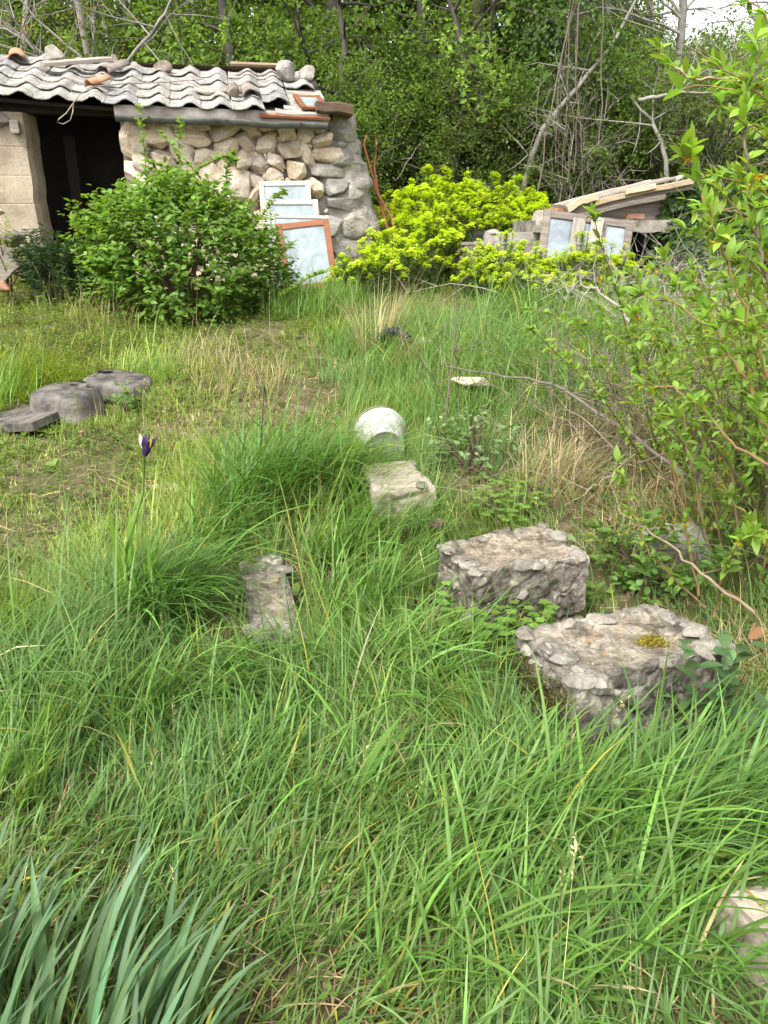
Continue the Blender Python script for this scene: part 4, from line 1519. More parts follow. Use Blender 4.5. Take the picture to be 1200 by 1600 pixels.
# ------------------------------------------------------------------ forest
def tree_meshes(seed, H, r0, nb, spread, nleaf, leafL, leafW, base, low=.12, wig=.25, bark=(.12, .10, .08), yel=.1, ivy=0, subs=5, sig=.22):
    r = np.random.default_rng(seed)
    mt_, ml = MB(), MB()
    nt_ = 9
    tz = np.linspace(0, H, nt_)
    trunk = np.stack([np.cumsum(r.normal(0, wig * .35, nt_)) * (tz > 0), np.cumsum(r.normal(0, wig * .35, nt_)) * (tz > 0), tz - .15], -1)
    tube(mt_, trunk, np.linspace(r0, r0 * .22, nt_) * (1 + .5 * (np.arange(nt_) == 0)), 7, bark)
    ends = []
    for k in range(nb):
        t = r.uniform(low, .97)
        p = np.array([np.interp(t * H - .15, trunk[:, 2], trunk[:, c]) for c in range(3)])
        a, el = r.random() * 6.28, r.uniform(.15, 1.0)
        L = spread * (1.05 - .55 * t) * r.uniform(.6, 1.15)
        d = np.array([cos(a) * cos(el), sin(a) * cos(el), sin(el)])
        s = np.linspace(0, 1, 6)[:, None]
        pts = p + d * L * s + np.array([0, 0, 1]) * (s ** 2) * L * r.uniform(-.25, .25) + np.cumsum(r.normal(0, .05 * L, (6, 3)), 0) * s
        rb = r0 * (1 - .75 * t) * .42
        tube(mt_, pts, np.linspace(rb, .006, 6), 5, bark)
        for m_ in range(subs):
            u = r.uniform(.25, 1) * 5
            q_ = np.array([np.interp(u, range(6), pts[:, c]) for c in range(3)])
            d2 = unit(d + r.normal(0, .7, 3))
            L2 = L * r.uniform(.2, .5)
            s2 = np.linspace(0, 1, 4)[:, None]
            pt2 = q_ + d2 * L2 * s2 + np.cumsum(r.normal(0, .06 * L2, (4, 3)), 0) * s2
            tube(mt_, pt2, np.linspace(max(.008, rb * .35), .003, 4), 4, bark)
            ends += [pt2[1], pt2[2], pt2[3], pt2[3]]
    ends = np.array(ends)
    if nleaf:
        nc_ = nleaf // 7
        C_ = ends[r.integers(0, len(ends), nc_)] + r.normal(0, sig, (nc_, 3)) * np.array([1, 1, .8])
        P = np.repeat(C_, 7, 0) + r.normal(0, .05, (nc_ * 7, 3))
        n_ = len(P)
        hue = np.repeat(np.exp(r.normal(0, .14, (nc_, 1))), 7, 0)
        leaves(ml, P, r.normal(0, 1, (n_, 3)) + [0, 0, -.15], r.normal(0, .6, (n_, 3)) + [0, 0, 1], leafL * r.uniform(.7, 1.2, n_), leafW * r.uniform(.8, 1.2, n_), tints(n_, base, .16, yel, r) * hue, .25, .2)
    if ivy:
        t = r.uniform(0, .95, ivy)
        P = np.stack([np.interp(t * H - .15, trunk[:, 2], trunk[:, c]) for c in range(3)], -1)
        a = r.random(ivy) * 6.28
        lob = .55 + .75 * fbm(np.stack([np.cos(a) * 1.5, np.sin(a) * 1.5, t * 7], -1), seed, 3)
        rr = lob * (.35 + .65 * np.sqrt(r.random(ivy))) * 1.0
        out = np.stack([np.cos(a), np.sin(a), r.normal(.0, .3, ivy)], -1)
        P = P + out * rr[:, None] * np.array([1, 1, .2])
        leaves(ml, P, out * .5 + r.normal(0, .5, (ivy, 3)) + [0, 0, -.7], out + r.normal(0, .35, (ivy, 3)) + [0, 0, .35], r.uniform(.05, .085, ivy), r.uniform(.02, .033, ivy), tints(ivy, (.075, .14, .036), .25, .08, r), .12, .15)
    return mt_.mesh('trunk'), (ml.mesh('crown') if (nleaf or ivy) else None)


def forest_tree(name, ms, loc, rz_, s_, lab, grp, leafmat='leaf', cat='tree'):
    t = thing(name, lab, cat, loc, rz_, grp)
    t.scale = (s_,) * 3 if np.isscalar(s_) else tuple(s_)
    link('trunk', ms[0], M['bark'], t)
    if ms[1] is not None:
        o = link('crown', ms[1], M[leafmat], t)
        o['kind'] = 'stuff'
    return t


GREEN, OLIVE, PALE = (.18, .295, .065), (.17, .23, .075), (.22, .32, .08)
T_ = {
    'oak': tree_meshes(41, 8.5, .16, 30, 3.0, 12000, .095, .034, GREEN, .08, .30, (.075, .065, .055)),
    'oak2': tree_meshes(42, 7.5, .13, 28, 2.6, 11000, .09, .03, (.20, .315, .065), .10, .35, (.085, .075, .065)),
    'maple': tree_meshes(43, 8.0, .12, 28, 2.4, 11000, .08, .03, (.18, .295, .06), .06, .28, (.09, .08, .07)),
    'olive': tree_meshes(44, 5.5, .10, 26, 2.2, 11000, .07, .022, OLIVE, .06, .3, (.11, .10, .085), .2),
    'pale': tree_meshes(45, 5.0, .07, 28, 2.0, 11000, .075, .024, PALE, .05, .25, (.13, .12, .10), .3),
    'bare': tree_meshes(46, 6.0, .085, 22, 2.5, 500, .06, .02, (.22, .16, .04), .15, .3, (.27, .25, .22), .3, 0, 8),
    'bare2': tree_meshes(47, 6.5, .10, 20, 2.8, 350, .06, .02, (.14, .18, .05), .2, .45, (.25, .235, .21), .3, 0, 9),
    'ivy': tree_meshes(48, 7.5, .22, 16, 2.0, 2500, .08, .03, (.06, .115, .028), .3, .2, (.09, .08, .065), .15, 15000),
    'under': tree_meshes(49, 2.6, .035, 34, 1.35, 8000, .06, .02, (.13, .22, .045), .03, .18, (.12, .11, .09), .2, 0, 4, .16),
    'under2': tree_meshes(50, 2.2, .03, 34, 1.3, 7500, .065, .021, (.12, .175, .05), .03, .2, (.15, .135, .115), .2, 0, 4, .16),
    'scrub': tree_meshes(51, 2.4, .03, 40, 1.6, 1200, .05, .016, (.11, .155, .05), .03, .25, (.24, .215, .185), .2, 0, 7, .2),
}
KIND = {
    'oak': ('leafy_tree', 'dense dark green tree in the forest edge', 'dense dark green forest trees'),
    'oak2': ('leafy_tree', 'fresh mid green tree in the forest', 'fresh green forest trees'),
    'maple': ('leafy_tree', 'slender thin trunked tree in the forest', 'slender forest trees'),
    'olive': ('small_tree', 'small grey olive green tree in the forest edge', 'olive green small trees'),
    'pale': ('small_tree', 'small pale yellow green tree in the forest edge', 'pale green small trees'),
    'bare': ('bare_tree', 'grey nearly leafless tree rising above the hut roof', 'bare trees behind the hut roof'),
    'bare2': ('bare_tree', 'grey crooked bare branched tree at the upper right of the forest', 'bare trees on the right'),
    'under': ('undergrowth_shrub', 'green leafy undergrowth shrub along the forest edge', 'green undergrowth shrubs'),
    'under2': ('undergrowth_shrub', 'dull green undergrowth shrub along the forest edge', 'dull undergrowth shrubs'),
    'scrub': ('twiggy_shrub', 'grey twiggy half bare shrub along the forest edge', 'twiggy grey shrubs'),
}


def plant_tree(kind, px, Y, s_=1.0, rz_=None, lab=None):
    x = at(px, 300, Y)[0]
    nm, lb, grp = KIND[kind]
    zone = ('behind the hut roof' if px < 360 else 'right of the hut' if px < 590 else 'behind the yellow spurge bank' if px < 770 else
            'around the ivy tree' if px < 930 else 'above the low outbuilding' if px < 1090 else 'behind the forsythia at the right')
    if kind not in ('bare', 'bare2'):
        lb = lb.replace(' in the forest edge', '').replace(' along the forest edge', '').replace(' in the forest', '')
        lb += (' at the forest edge ' if Y < 15 else ' deeper in the forest ' if Y < 19 else ' far back in the forest ') + zone
        grp += (' ' if Y < 15 else ' deeper ' if Y < 19 else ' far ') + zone
    forest_tree(nm, T_[kind], (x, Y, float(gz(x, Y)) - .05), random.random() * 6.28 if rz_ is None else rz_, s_, lab or lb, grp, 'tree_leaf')


# the ivy clad tree, its hanging dry stems, and the trunks one can tell apart
x = at(868, 300, 13.0)[0]
ivt = forest_tree('ivy_tree', T_['ivy'], (x, 13.0, float(gz(x, 13.0)) - .05), .6, 1.0, 'tall tree wrapped in dark glossy ivy right of the forest centre', None)
mb = MB()
r = np.random.default_rng(91)
for k in range(15):
    x0, y0 = r.normal(-.75, .28), -.9 + r.normal(0, .25)
    z0, z1 = r.uniform(1.6, 3.6), r.uniform(.1, 1.0)
    s = np.linspace(0, 1, 9)
    pts = np.stack([x0 + r.normal(0, .12) * s * 2 + np.cumsum(r.normal(0, .05, 9)), y0 + np.cumsum(r.normal(0, .03, 9)), z0 + (z1 - z0) * s], -1)
    tube(mb, pts, r.uniform(.005, .012), 4, (.15, .125, .095))
mb.build('hanging_stem', M['twig'], ivt)
o = ivt.children[-1]
o.rotation_euler = (0, 0, -.6)
for (kd, px, Y, s_) in [('oak', 525, 14.5, 1.0), ('oak2', 430, 15.5, 1.0), ('oak2', 300, 14.5, .95), ('maple', 360, 13.2, .9), ('maple', 640, 14.2, 1.0), ('oak', 735, 14.0, 1.0),
                        ('oak2', 600, 16.5, 1.1), ('maple', 690, 16.5, 1.1), ('oak', 800, 16.8, 1.05), ('oak', 450, 18, 1.2), ('oak2', 250, 17.5, 1.1), ('maple', 150, 17.0, 1.0),
                        ('oak', 40, 16.0, 1.0), ('olive', 20, 13.5, 1.0), ('oak2', -60, 15, 1.0), ('maple', -150, 17, 1.1), ('oak', 330, 20, .9), ('oak', 680, 21, 1.3),
                        ('maple', 880, 17, 1.0), ('oak2', 900, 20, 1.1), ('oak', 780, 26, 1.4),
                        ('oak', -120, 24, 1.4), ('oak2', 500, 30, 1.1),
                        ('pale', 945, 16, .66), ('olive', 1010, 15.5, .52), ('pale', 1060, 18, .6), ('olive', 1110, 17.0, .52), ('pale', 1160, 15.5, .58), ('olive', 1230, 16.5, .7),
                        ('pale', 1000, 21, .68), ('olive', 1060, 23, .62), ('pale', 1120, 22, .68), ('olive', 1190, 22, .62), ('pale', 1250, 20, .8), ('pale', 1330, 17, 1.0), ('oak2', 1400, 19, .8),
                        ('olive', 950, 26, .9), ('pale', 1030, 29, .85), ('olive', 1130, 30, .82), ('pale', 1220, 28, .9), ('oak', 1330, 26, .9),
                        ('bare', 150, 12.6, .95), ('bare', 70, 13.2, 1.0), ('bare', 215, 13.6, .9), ('bare2', 1010, 14.2, .95), ('bare2', 1075, 15.5, 1.0), ('bare2', 935, 14.6, .9), ('bare2', 1150, 18.5, 1.1)]:
    plant_tree(kd, px, Y, s_)
r = np.random.default_rng(15)
for k in range(30):
    px = 560 + k * 27 + r.normal(0, 12)
    Y = r.uniform(12.3, 14.2) if px < 880 else r.uniform(11.6, 13.6)
    plant_tree(('under', 'under2', 'scrub', 'under', 'under2')[k % 5] if px < 900 else ('scrub', 'under2', 'scrub', 'under')[k % 4], px, Y, r.uniform(.65, 1.0))
for k in range(14):
    plant_tree(('under', 'under2')[k % 2], -40 + k * 42, r.uniform(12.6, 14.5), r.uniform(.8, 1.2))
for k in range(0, 20, 2):
    plant_tree(('under', 'under2')[k // 2 % 2], 540 + k * 40, r.uniform(15, 18.5), r.uniform(1.1, 1.5) * (1 if 540 + k * 40 < 900 else .6))
# leaning dead trunks and bare boughs before the forest on the right
for k, (pts, rr, lab) in enumerate([
        ([(800, 300, 12.2), (742 + 100, 210, 12.0), (890, 150, 12.0), (940, 95, 12.1), (985, 20, 12.3), (1010, -40, 12.4)], .045, 'grey leaning dead trunk crossing right of the ivy tree'),
        ([(1060, 300, 11.6), (1040, 240, 11.6), (1020, 190, 11.7), (985, 150, 11.8)], .04, 'broken dead trunk slanting in the scrub above the outbuilding'),
        ([(995, 158, 11.6), (1030, 150, 11.5), (1080, 142, 11.5), (1130, 148, 11.6)], .03, 'pale grey bare bough lying level in the scrub on the right'),
        ([(175, 130, 12.2), (205, 90, 12.1), (240, 50, 12.0), (262, 10, 12.0), (290, -40, 12.0)], .035, 'pale grey bough slanting up behind the hut roof'),
        ([(115, 130, 12.0), (80, 95, 12.1), (35, 60, 12.1), (-10, 35, 12.1)], .03, 'pale thin bough reaching left behind the hut roof'),
        ([(545, 210, 12.6), (533, 130, 12.6), (540, 70, 12.7), (530, 10, 12.8), (528, -60, 12.9)], .07, 'dark straight trunk rising right of the hut roof'),
        ([(700, 290, 12.8), (722, 190, 12.8), (730, 120, 12.9), (715, 50, 13.0), (690, -30, 13.1)], .08, 'dark crooked trunk left of the ivy tree')]):
    P = [at(*q_) for q_ in pts]
    P[0] = P[0] * 1.0
    if k in (0, 1, 5, 6):
        P[0][2] = min(P[0][2], float(gz(P[0][0], P[0][1])) - .1)
    base_ = P[0].copy()
    t = thing('dead_trunk' if k < 3 else 'bare_bough', lab, 'tree trunk', base_)
    pp = np.array(P) - base_
    s = np.linspace(0, len(pp) - 1, 14)
    pp = np.stack([np.interp(s, range(len(pp)), pp[:, c]) for c in range(3)], -1) + r.normal(0, .012, (14, 3))
    mb, tw = MB(), MB()
    colr = (.22, .205, .18) if k < 5 else (.06, .053, .045)
    tube(mb, pp, np.linspace(rr, rr * .35, 14), 6, colr)
    for m_ in range(9):
        i = r.integers(3, 14)
        d = unit(r.normal(0, 1, 3) + [0, 0, .5])
        L = r.uniform(.4, 1.3)
        s2 = np.linspace(0, 1, 5)[:, None]
        p2 = pp[i] + d * L * s2 + np.cumsum(r.normal(0, .05 * L, (5, 3)), 0) * s2
        tube(tw, p2, np.linspace(rr * .35, .003, 5), 4, colr)
        for _ in range(3):
            j = r.integers(1, 5)
            d3 = unit(d + r.normal(0, .8, 3))
            tube(tw, np.array([p2[j], p2[j] + d3 * L * .25 + r.normal(0, .02, 3), p2[j] + d3 * L * .5]), [.005, .004, .002], 3, colr)
    mb.build('trunk', M['bark'], t)
    tw.build('branch', M['bark'], t)


# ------------------------------------------------------------------ ivy beside the outbuilding
def leaf_mound(name, lab, cat, loc, rx, ry, H, n, L, W, base, seed, mt='leaf', yel=.05):
    r = np.random.default_rng(seed)
    t = thing(name, lab, cat, loc)
    d = unit(r.normal(0, 1, (n, 3)))
    d[:, 2] = np.abs(d[:, 2])
    lob = .7 + .6 * fbm(d * 2.5, seed, 3)
    P = d * (lob * r.uniform(.7, 1, n) ** .3)[:, None] * np.array([rx, ry, H])
    ml, ms = MB(), MB()
    leaves(ml, P, d * .4 + r.normal(0, .6, (n, 3)) + [0, 0, -.5], d + r.normal(0, .35, (n, 3)) + [0, 0, .3], L * r.uniform(.7, 1.2, n), W * r.uniform(.8, 1.2, n), tints(n, base, .22, yel, r), .12, .15)
    for k in range(24):
        a = r.random() * 6.28
        e = np.array([cos(a) * rx, sin(a) * ry, r.uniform(.2, .9) * H]) * .9
        tube(ms, [[0, 0, 0], e * .5 + r.normal(0, .05, 3), e], [.008, .006, .003], 4, (.14, .11, .08))
    ms.build('stem', M['twig'], t)
    o = ml.build('leaf', M[mt], t)
    o['kind'] = 'stuff'
    return t


p = at(1078, 440, 8.75)
leaf_mound('ivy', 'dark green ivy mound swallowing the right side of the low outbuilding', 'ivy', p, .50, .40, 1.02, 4200, .06, .026, (.05, .098, .028), 41)
p = at(1180, 430, 9.2)
leaf_mound('ivy', 'dark ivy covered bank at the right edge behind the forsythia', 'ivy', p, .62, .45, .95, 3500, .06, .024, (.055, .10, .03), 42)

# ------------------------------------------------------------------ forsythia at the right edge
fo = np.array([*gp(1150, 930)[:2], 0])
fo[2] = gz(fo[0], fo[1])
fs = thing('forsythia', 'yellow green forsythia with last orange yellow blossoms filling the right edge', 'shrub', fo)
r = np.random.default_rng(51)
stems = []


def px_line(pts):
    return np.array([at(*q_) for q_ in pts]) - fo


main = [
    ([(1092, 930, 2.78), (1070, 810, 2.8), (1042, 690, 2.85), (1015, 600, 2.9), (989, 478, 2.95)], .006, (.19, .115, .05)),
    ([(1260, 150, 2.2), (1196, 139, 2.3), (1130, 125, 2.45), (1072, 121, 2.5), (1040, 90, 2.6), (1028, 70, 2.62)], .0055, (.30, .22, .13)),
    ([(1230, 560, 2.0), (1195, 420, 2.05), (1172, 330, 2.1), (1162, 230, 2.1), (1160, 160, 2.15), (1185, 105, 2.15), (1180, 40, 2.2)], .006, (.13, .10, .075)),
    ([(1240, 700, 1.95), (1190, 560, 1.95), (1150, 450, 1.95), (1115, 345, 1.95), (1085, 262, 2.0), (1072, 235, 2.0)], .005, (.20, .13, .06)),
    ([(1260, 760, 2.2), (1150, 700, 2.35), (1100, 640, 2.45), (1055, 605, 2.5), (990, 600, 2.6)], .006, (.20, .13, .06)),
    ([(1250, 820, 2.0), (1200, 690, 2.0), (1170, 600, 2.05), (1120, 520, 2.1), (1050, 470, 2.2), (985, 462, 2.3)], .006, (.20, .13, .06)),
    ([(1270, 940, 2.5), (1190, 840, 2.5), (1140, 770, 2.55), (1100, 720, 2.6)], .006, (.20, .13, .06)),
    ([(1160, 930, 2.9), (1150, 800, 3.0), (1130, 660, 3.1), (1100, 520, 3.1), (1080, 420, 3.1)], .008, (.16, .11, .06)),
    ([(1210, 930, 2.8), (1200, 760, 2.8), (1190, 620, 2.7), (1180, 500, 2.7), (1150, 400, 2.7)], .008, (.14, .10, .07)),
    ([(1120, 960, 2.6), (1128, 900, 2.5), (1150, 850, 2.4), (1190, 830, 2.3)], .006, (.20, .13, .06)),
    ([(1100, 950, 2.7), (1010, 860, 2.7), (985, 790, 2.75), (962, 720, 2.8)], .005, (.18, .12, .06)),
    ([(1260, 420, 2.3), (1200, 380, 2.35), (1150, 330, 2.4), (1100, 330, 2.5)], .005, (.2, .14, .07)),
]
for pts, rad, colr in main:
    P = px_line(pts)
    s = np.linspace(0, len(P) - 1, 5 * len(P))
    P = np.stack([np.interp(s, range(len(P)), P[:, c]) for c in range(3)], -1)
    P = P + r.normal(0, .004, P.shape)
    stems.append((P, rad, colr, 1.0))
for k in range(26):
    y0, Y0 = r.uniform(140, 620), r.uniform(1.95, 2.8)
    x1 = r.uniform(1050, 1180)
    y1 = y0 - r.uniform(-20, 190)
    P = px_line([(1290, y0 + 60, Y0), ((1290 + x1) / 2, (y0 + y1) / 2 + r.uniform(-30, 40), Y0 + .05), (x1, y1, Y0 + .1)])
    s = np.linspace(0, 2, 14)
    P = np.stack([np.interp(s, range(3), P[:, c]) for c in range(3)], -1) + np.cumsum(r.normal(0, .004, (14, 3)), 0)
    stems.append((P, .0045, (.19, .13, .065), 1.0))
for k in range(115):                                     # further shoots rising from the whole stool
    bx = np.array([r.uniform(.0, .85), r.uniform(-.15, 1.3), 0])
    a = r.uniform(-.9, .9)
    L = r.uniform(.6, 1.5)
    e = bx + np.array([r.normal(-.10, .35), r.normal(0, .3), L])
    s = np.linspace(0, 1, 12)[:, None]
    P = bx + (e - bx) * s + np.array([r.normal(-.1, .15), r.normal(0, .15), 0]) * (s ** 2) * L - np.array([0, 0, 1]) * (s ** 3) * L * r.uniform(0, .35)
    P[:, 2] += float(gz(fo[0] + bx[0], fo[1] + bx[1])) - fo[2]
    P = P + np.cumsum(r.normal(0, .006, P.shape), 0)
    stems.append((P, r.uniform(.004, .007), (.17, .12, .065), r.uniform(.4, 1)))
mb, mlf, mfl = MB(), MB(), MB()
big = []
for si, (P, rad, colr, dens) in enumerate(stems):
    tube(mb, P, np.linspace(rad, rad * .3, len(P)), 6, colr)
    seg = np.linalg.norm(np.diff(P, axis=0), axis=1).sum()
    nn = int(seg / .025 * dens)
    T = unit(np.gradient(P, axis=0))
    for k in range(nn):
        u = r.uniform(.12, 1.0)
        if si == 0 and u < .15:
            continue
        i = u * (len(P) - 1)
        p_ = np.array([np.interp(i, range(len(P)), P[:, c]) for c in range(3)])
        t_ = T[int(i)]
        cl = r.integers(2, 5)
        for m_ in range(cl):
            a = r.normal(0, 1, 3)
            D = unit(a + t_ * .9 + [0, 0, .25])
            L = r.uniform(.024, .058) * (1.25 if u > .9 else 1)
            wp = p_ + fo
            c_ = tints(1, (.215, .365, .055), .2, .3, r)[0]
            near = wp[1] < 2.5 and si < 38
            if near:
                big.append((p_, D, unit(np.array([0, 0, 1.0]) + r.normal(0, .35, 3)), L, L * .19, c_))
            else:
                leaves(mlf, p_[None], D[None], (np.array([0, 0, 1.0]) + r.normal(0, .35, 3))[None], L, L * .19, c_, .25, .2, 1)
        if r.random() < .05:
            for m_ in range(r.integers(2, 5)):
                D = unit(r.normal(0, 1, 3) + [0, 0, -.4])
                n_ = 4
                az = np.arange(4) * pi / 2 + r.random()
                A = unit(np.cross(D, [.3, .2, .9]))
                B = np.cross(D, A)
                dd = D * .9 + (np.cos(az)[:, None] * A + np.sin(az)[:, None] * B) * .5
                leaves(mfl, np.repeat((p_ + D * .006)[None], 4, 0), dd, np.repeat(D[None], 4, 0), r.uniform(.014, .022), .0035, tints(4, (.55, .30, .015) if r.random() < .6 else (.60, .46, .03), .15, 0, r), .2, .1)
mb.build('stem', M['twig'], fs)
o = mlf.build('foliage', M['leaf'], fs)
o['kind'] = 'stuff'
o = mfl.build('blossom', M['petal'], fs)
o['kind'] = 'stuff'
big.sort(key=lambda q_: np.linalg.norm(q_[0] + fo - [0, 0, EYE]) - q_[3] * 6)
for (p_, D, N_, L, W, c_) in big[:290]:
    lm = MB()
    leaves(lm, p_[None], D[None], N_[None], L, W, c_, .25, .22, 1)
    lm.build('leaf', M['leaf'], fs)
if len(big) > 290:
    lm = MB()
    for (p_, D, N_, L, W, c_) in big[290:]:
        leaves(lm, p_[None], D[None], N_[None], L, W, c_, .25, .22, 1)
    o = lm.build('foliage', M['leaf'], fs)
    o['kind'] = 'stuff'


# dead brushwood under and left of the forsythia
def brush(name, lab, cat, loc, spread, n, L, colr, seed, lift=.5, rad=.004):
    r = np.random.default_rng(seed)
    t = thing(name, lab, cat, loc)
    mb = MB()
    for k in range(n):
        b0 = np.array([r.normal(0, spread[0]), r.normal(0, spread[1]), 0])
        b0[2] = float(gz(loc[0] + b0[0], loc[1] + b0[1])) - loc[2] + r.uniform(0, spread[2])
        d = unit(np.array([r.normal(0, 1), r.normal(0, 1), r.uniform(-.1, 1) * lift * 2]))
        s = np.linspace(0, 1, 7)[:, None]
        l_ = L * r.uniform(.4, 1.2)
        P = b0 + d * l_ * s + np.cumsum(r.normal(0, .035 * l_, (7, 3)), 0) * s - np.array([0, 0, .25 * l_]) * s ** 2
        c_ = np.array(colr) * math.exp(r.normal(0, .25))
        tube(mb, P, np.linspace(rad * r.uniform(.6, 1.3), .001, 7), 4, c_)
        for m_ in range(3):
            j = r.integers(2, 7)
            d2 = unit(d + r.normal(0, .8, 3))
            tube(mb, [P[j], P[j] + d2 * l_ * .15, P[j] + d2 * l_ * .3 + r.normal(0, .01, 3)], [rad * .5, rad * .35, .0008], 3, c_)
    o = mb.build('twig', M['twig'], t)
    o['kind'] = 'stuff'
    return t


p = gp(985, 680)
brush('brushwood', 'tangle of dry brown twigs left of the forsythia', 'brushwood', p, (.40, .60, .25), 210, .75, (.17, .135, .10), 61, .45, .0035)
p = gp(1130, 720)
brush('brushwood', 'dark dead twigs tangled inside the forsythia', 'brushwood', p, (.35, .5, .4), 110, .7, (.13, .10, .08), 62)
p = gp(985, 505)
brush('brushwood', 'pale dead twigs rising before the black opening of the outbuilding', 'brushwood', p, (.35, .3, .35), 90, .8, (.29, .25, .21), 63, .8)
p = gp(1085, 530)
brush('brushwood', 'grey twig heap between the outbuilding and the forsythia', 'brushwood', p, (.5, .4, .4), 110, .9, (.25, .22, .19), 64, .6)
p = gp(985, 780)
brush('brushwood', 'thin straw coloured twigs lying behind the two rubble plinths', 'brushwood', p, (.45, .3, .08), 60, .5, (.30, .25, .17), 65, .3, .0025)
# the long bare boughs lying out of the thicket
for k, (pts, rr, colr, lab) in enumerate([
        ([(1075, 745, 3.6), (1000, 690, 3.9), (930, 640, 4.2), (868, 603, 4.5), (815, 606 - 15, 4.7), (752, 581, 4.8), (690, 571, 4.9)], .012, (.15, .125, .105), 'long dark bare bough reaching left out of the thicket'),
        ([(1010, 540, 5.2), (965, 480, 5.3), (925, 449, 5.4), (895, 448, 5.4), (880, 470, 5.4)], .014, (.27, .235, .20), 'pale bent bough arching below the yellow spurge on the right'),
        ([(1010, 690, 3.9), (985, 715, 3.8), (930, 760, 3.6), (880, 790, 3.5)], .006, (.33, .28, .20), 'thin straw pale stick slanting in the dry grass'),
        ([(1180, 960, 2.4), (1090, 890, 2.6), (1010, 830, 2.9), (965, 800, 3.1)], .007, (.24, .18, .12), 'brown stick leaning across the flat slab under the forsythia')]):
    P = np.array([at(*q_) for q_ in pts])
    b0 = P[0].copy()
    t = thing('fallen_branch', lab, 'branch', b0)
    s = np.linspace(0, len(P) - 1, 20)
    pp = np.stack([np.interp(s, range(len(P)), P[:, c]) for c in range(3)], -1) - b0 + rng.normal(0, .006, (20, 3))
    mb, tw = MB(), MB()
    tube(mb, pp, np.linspace(rr, rr * .35, 20), 6, colr)
    for m_ in range(10 if k < 2 else 3):
        i = rng.integers(4, 20)
        d = unit(rng.normal(0, 1, 3) + [0, 0, .5])
        L = rng.uniform(.08, .28)
        tube(tw, [pp[i], pp[i] + d * L * .5 + rng.normal(0, .01, 3), pp[i] + d * L], [rr * .35, rr * .25, .001], 4, colr)
    mb.build('bough', M['twig'], t)
    tw.build('twig', M['twig'], t)


# ------------------------------------------------------------------ saplings and herbs
def sapling(name, lab, pts, Ys, rad, colr, leafspec, seed, nside=4, cat='sapling'):
    r = np.random.default_rng(seed)
    base = gp(*pts[0])
    P = np.array([at(px, py, base[1] + dy) for (px, py), dy in zip(pts, Ys)])
    P[0] = base
    t = thing(name, lab, cat, base)
    s = np.linspace(0, len(P) - 1, 12)
    pp = np.stack([np.interp(s, range(len(P)), P[:, c]) for c in range(3)], -1) - base
    mb, ml = MB(), MB()
    tube(mb, pp, np.linspace(rad, rad * .35, 12), 6, colr)
    L, W, base_c, n_ = leafspec
    ends = [pp[-1], pp[-2], pp[-3]]
    for m_ in range(nside):
        i = r.integers(4, 12)
        d = unit(r.normal(0, 1, 3) + [0, 0, .5])
        l_ = r.uniform(.08, .25)
        q_ = np.array([pp[i], pp[i] + d * l_ * .5, pp[i] + d * l_ + [0, 0, l_ * .2]])
        tube(mb, q_, [rad * .4, rad * .3, .0012], 4, colr)
        ends += [q_[1], q_[2], q_[2]]
    ends = np.array(ends)
    C_ = ends[r.integers(0, len(ends), n_)] + r.normal(0, .02, (n_, 3))
    if n_:
        leaves(ml, C_, frond_dirs(n_, .5, r), np.tile([0, 0, 1.0], (n_, 1)) + r.normal(0, .3, (n_, 3)), L * r.uniform(.6, 1.2, n_), W, tints(n_, base_c, .18, .2, r), .25, .2, 1)
    mb.build('stem', M['twig'], t)
    if n_:
        ml.build('leaf', M['leaf'], t)['kind'] = 'stuff'
    return t


sapling('sapling', 'thin brown sapling standing straight in the middle of the meadow', [(692, 690), (700, 620), (707, 560), (712, 500), (713, 445)], [0, .02, .05, .08, .1], .008, (.15, .11, .085), (.04, .009, (.13, .2, .05), 40), 71, 7)
sapling('sapling', 'dark thin sapling with few leaves behind the long grass tussock', [(404, 770), (407, 700), (410, 650), (413, 603)], [0, .02, .04, .05], .006, (.06, .045, .04), (.035, .008, (.15, .2, .05), 14), 72, 3)
sapling('sapling', 'tiny twig sapling right of the dark thin sapling', [(470, 700), (474, 650), (478, 610)], [0, .02, .04], .003, (.10, .07, .05), (.02, .005, (.15, .2, .05), 6), 73, 2)
sapling('sapling', 'slender dark shoot standing in grass left of the outbuilding thicket', [(893, 640), (890, 560), (882, 510), (870, 455)], [0, .02, .05, .08], .005, (.12, .09, .07), (.04, .01, (.2, .27, .05), 10), 74, 5)
sapling('sapling', 'bare reddish shoot in the grass left of the flat slab', [(820, 690), (815, 640), (818, 590)], [0, .02, .05], .004, (.16, .10, .08), (.03, .008, (.2, .27, .05), 4), 75, 4)
p = gp(735, 735)
bush('rose_shrub', 'small pale green rose shrub with dark stems behind the rear plinth', 'shrub', p, .24, .2, .36, 420, .034, .012, (.14, .215, .085), 9, 76, [], 'leaf_dull', 1, .2, .1)
p = gp(205, 650)
bush('leafy_herb', 'small broad leaved herb in front of the upturned basins', 'herb', p, .06, .06, .14, 60, .06, .018, (.12, .24, .05), 4, 77, [])
for k, (px, py, s_, lab) in enumerate([(980, 890, .22, 'low leafy herb patch between the rear plinth and the forsythia'), (1000, 935, .16, 'leafy herb at the rear corner of the nearer plinth'), (1160, 925, .25, 'leafy shoots at the right edge above the nearer plinth')]):
    p = gp(px, py)
    bush('leafy_herb', lab, 'herb', p, s_, s_ * .8, s_ * .9, 260, .05, .013, (.125, .23, .05), 8, 80 + k, [], parts=True)
# the big leaved weed before the nearer plinth
p = gp(1085, 1165)
bush('broad_weed', 'dark grey green broad leaved weed growing before the nearer plinth', 'weed', p, .09, .07, .30, 90, .085, .022, (.085, .155, .06), 6, 84, [], 'leaf', 1, .3, .05, parts=True)


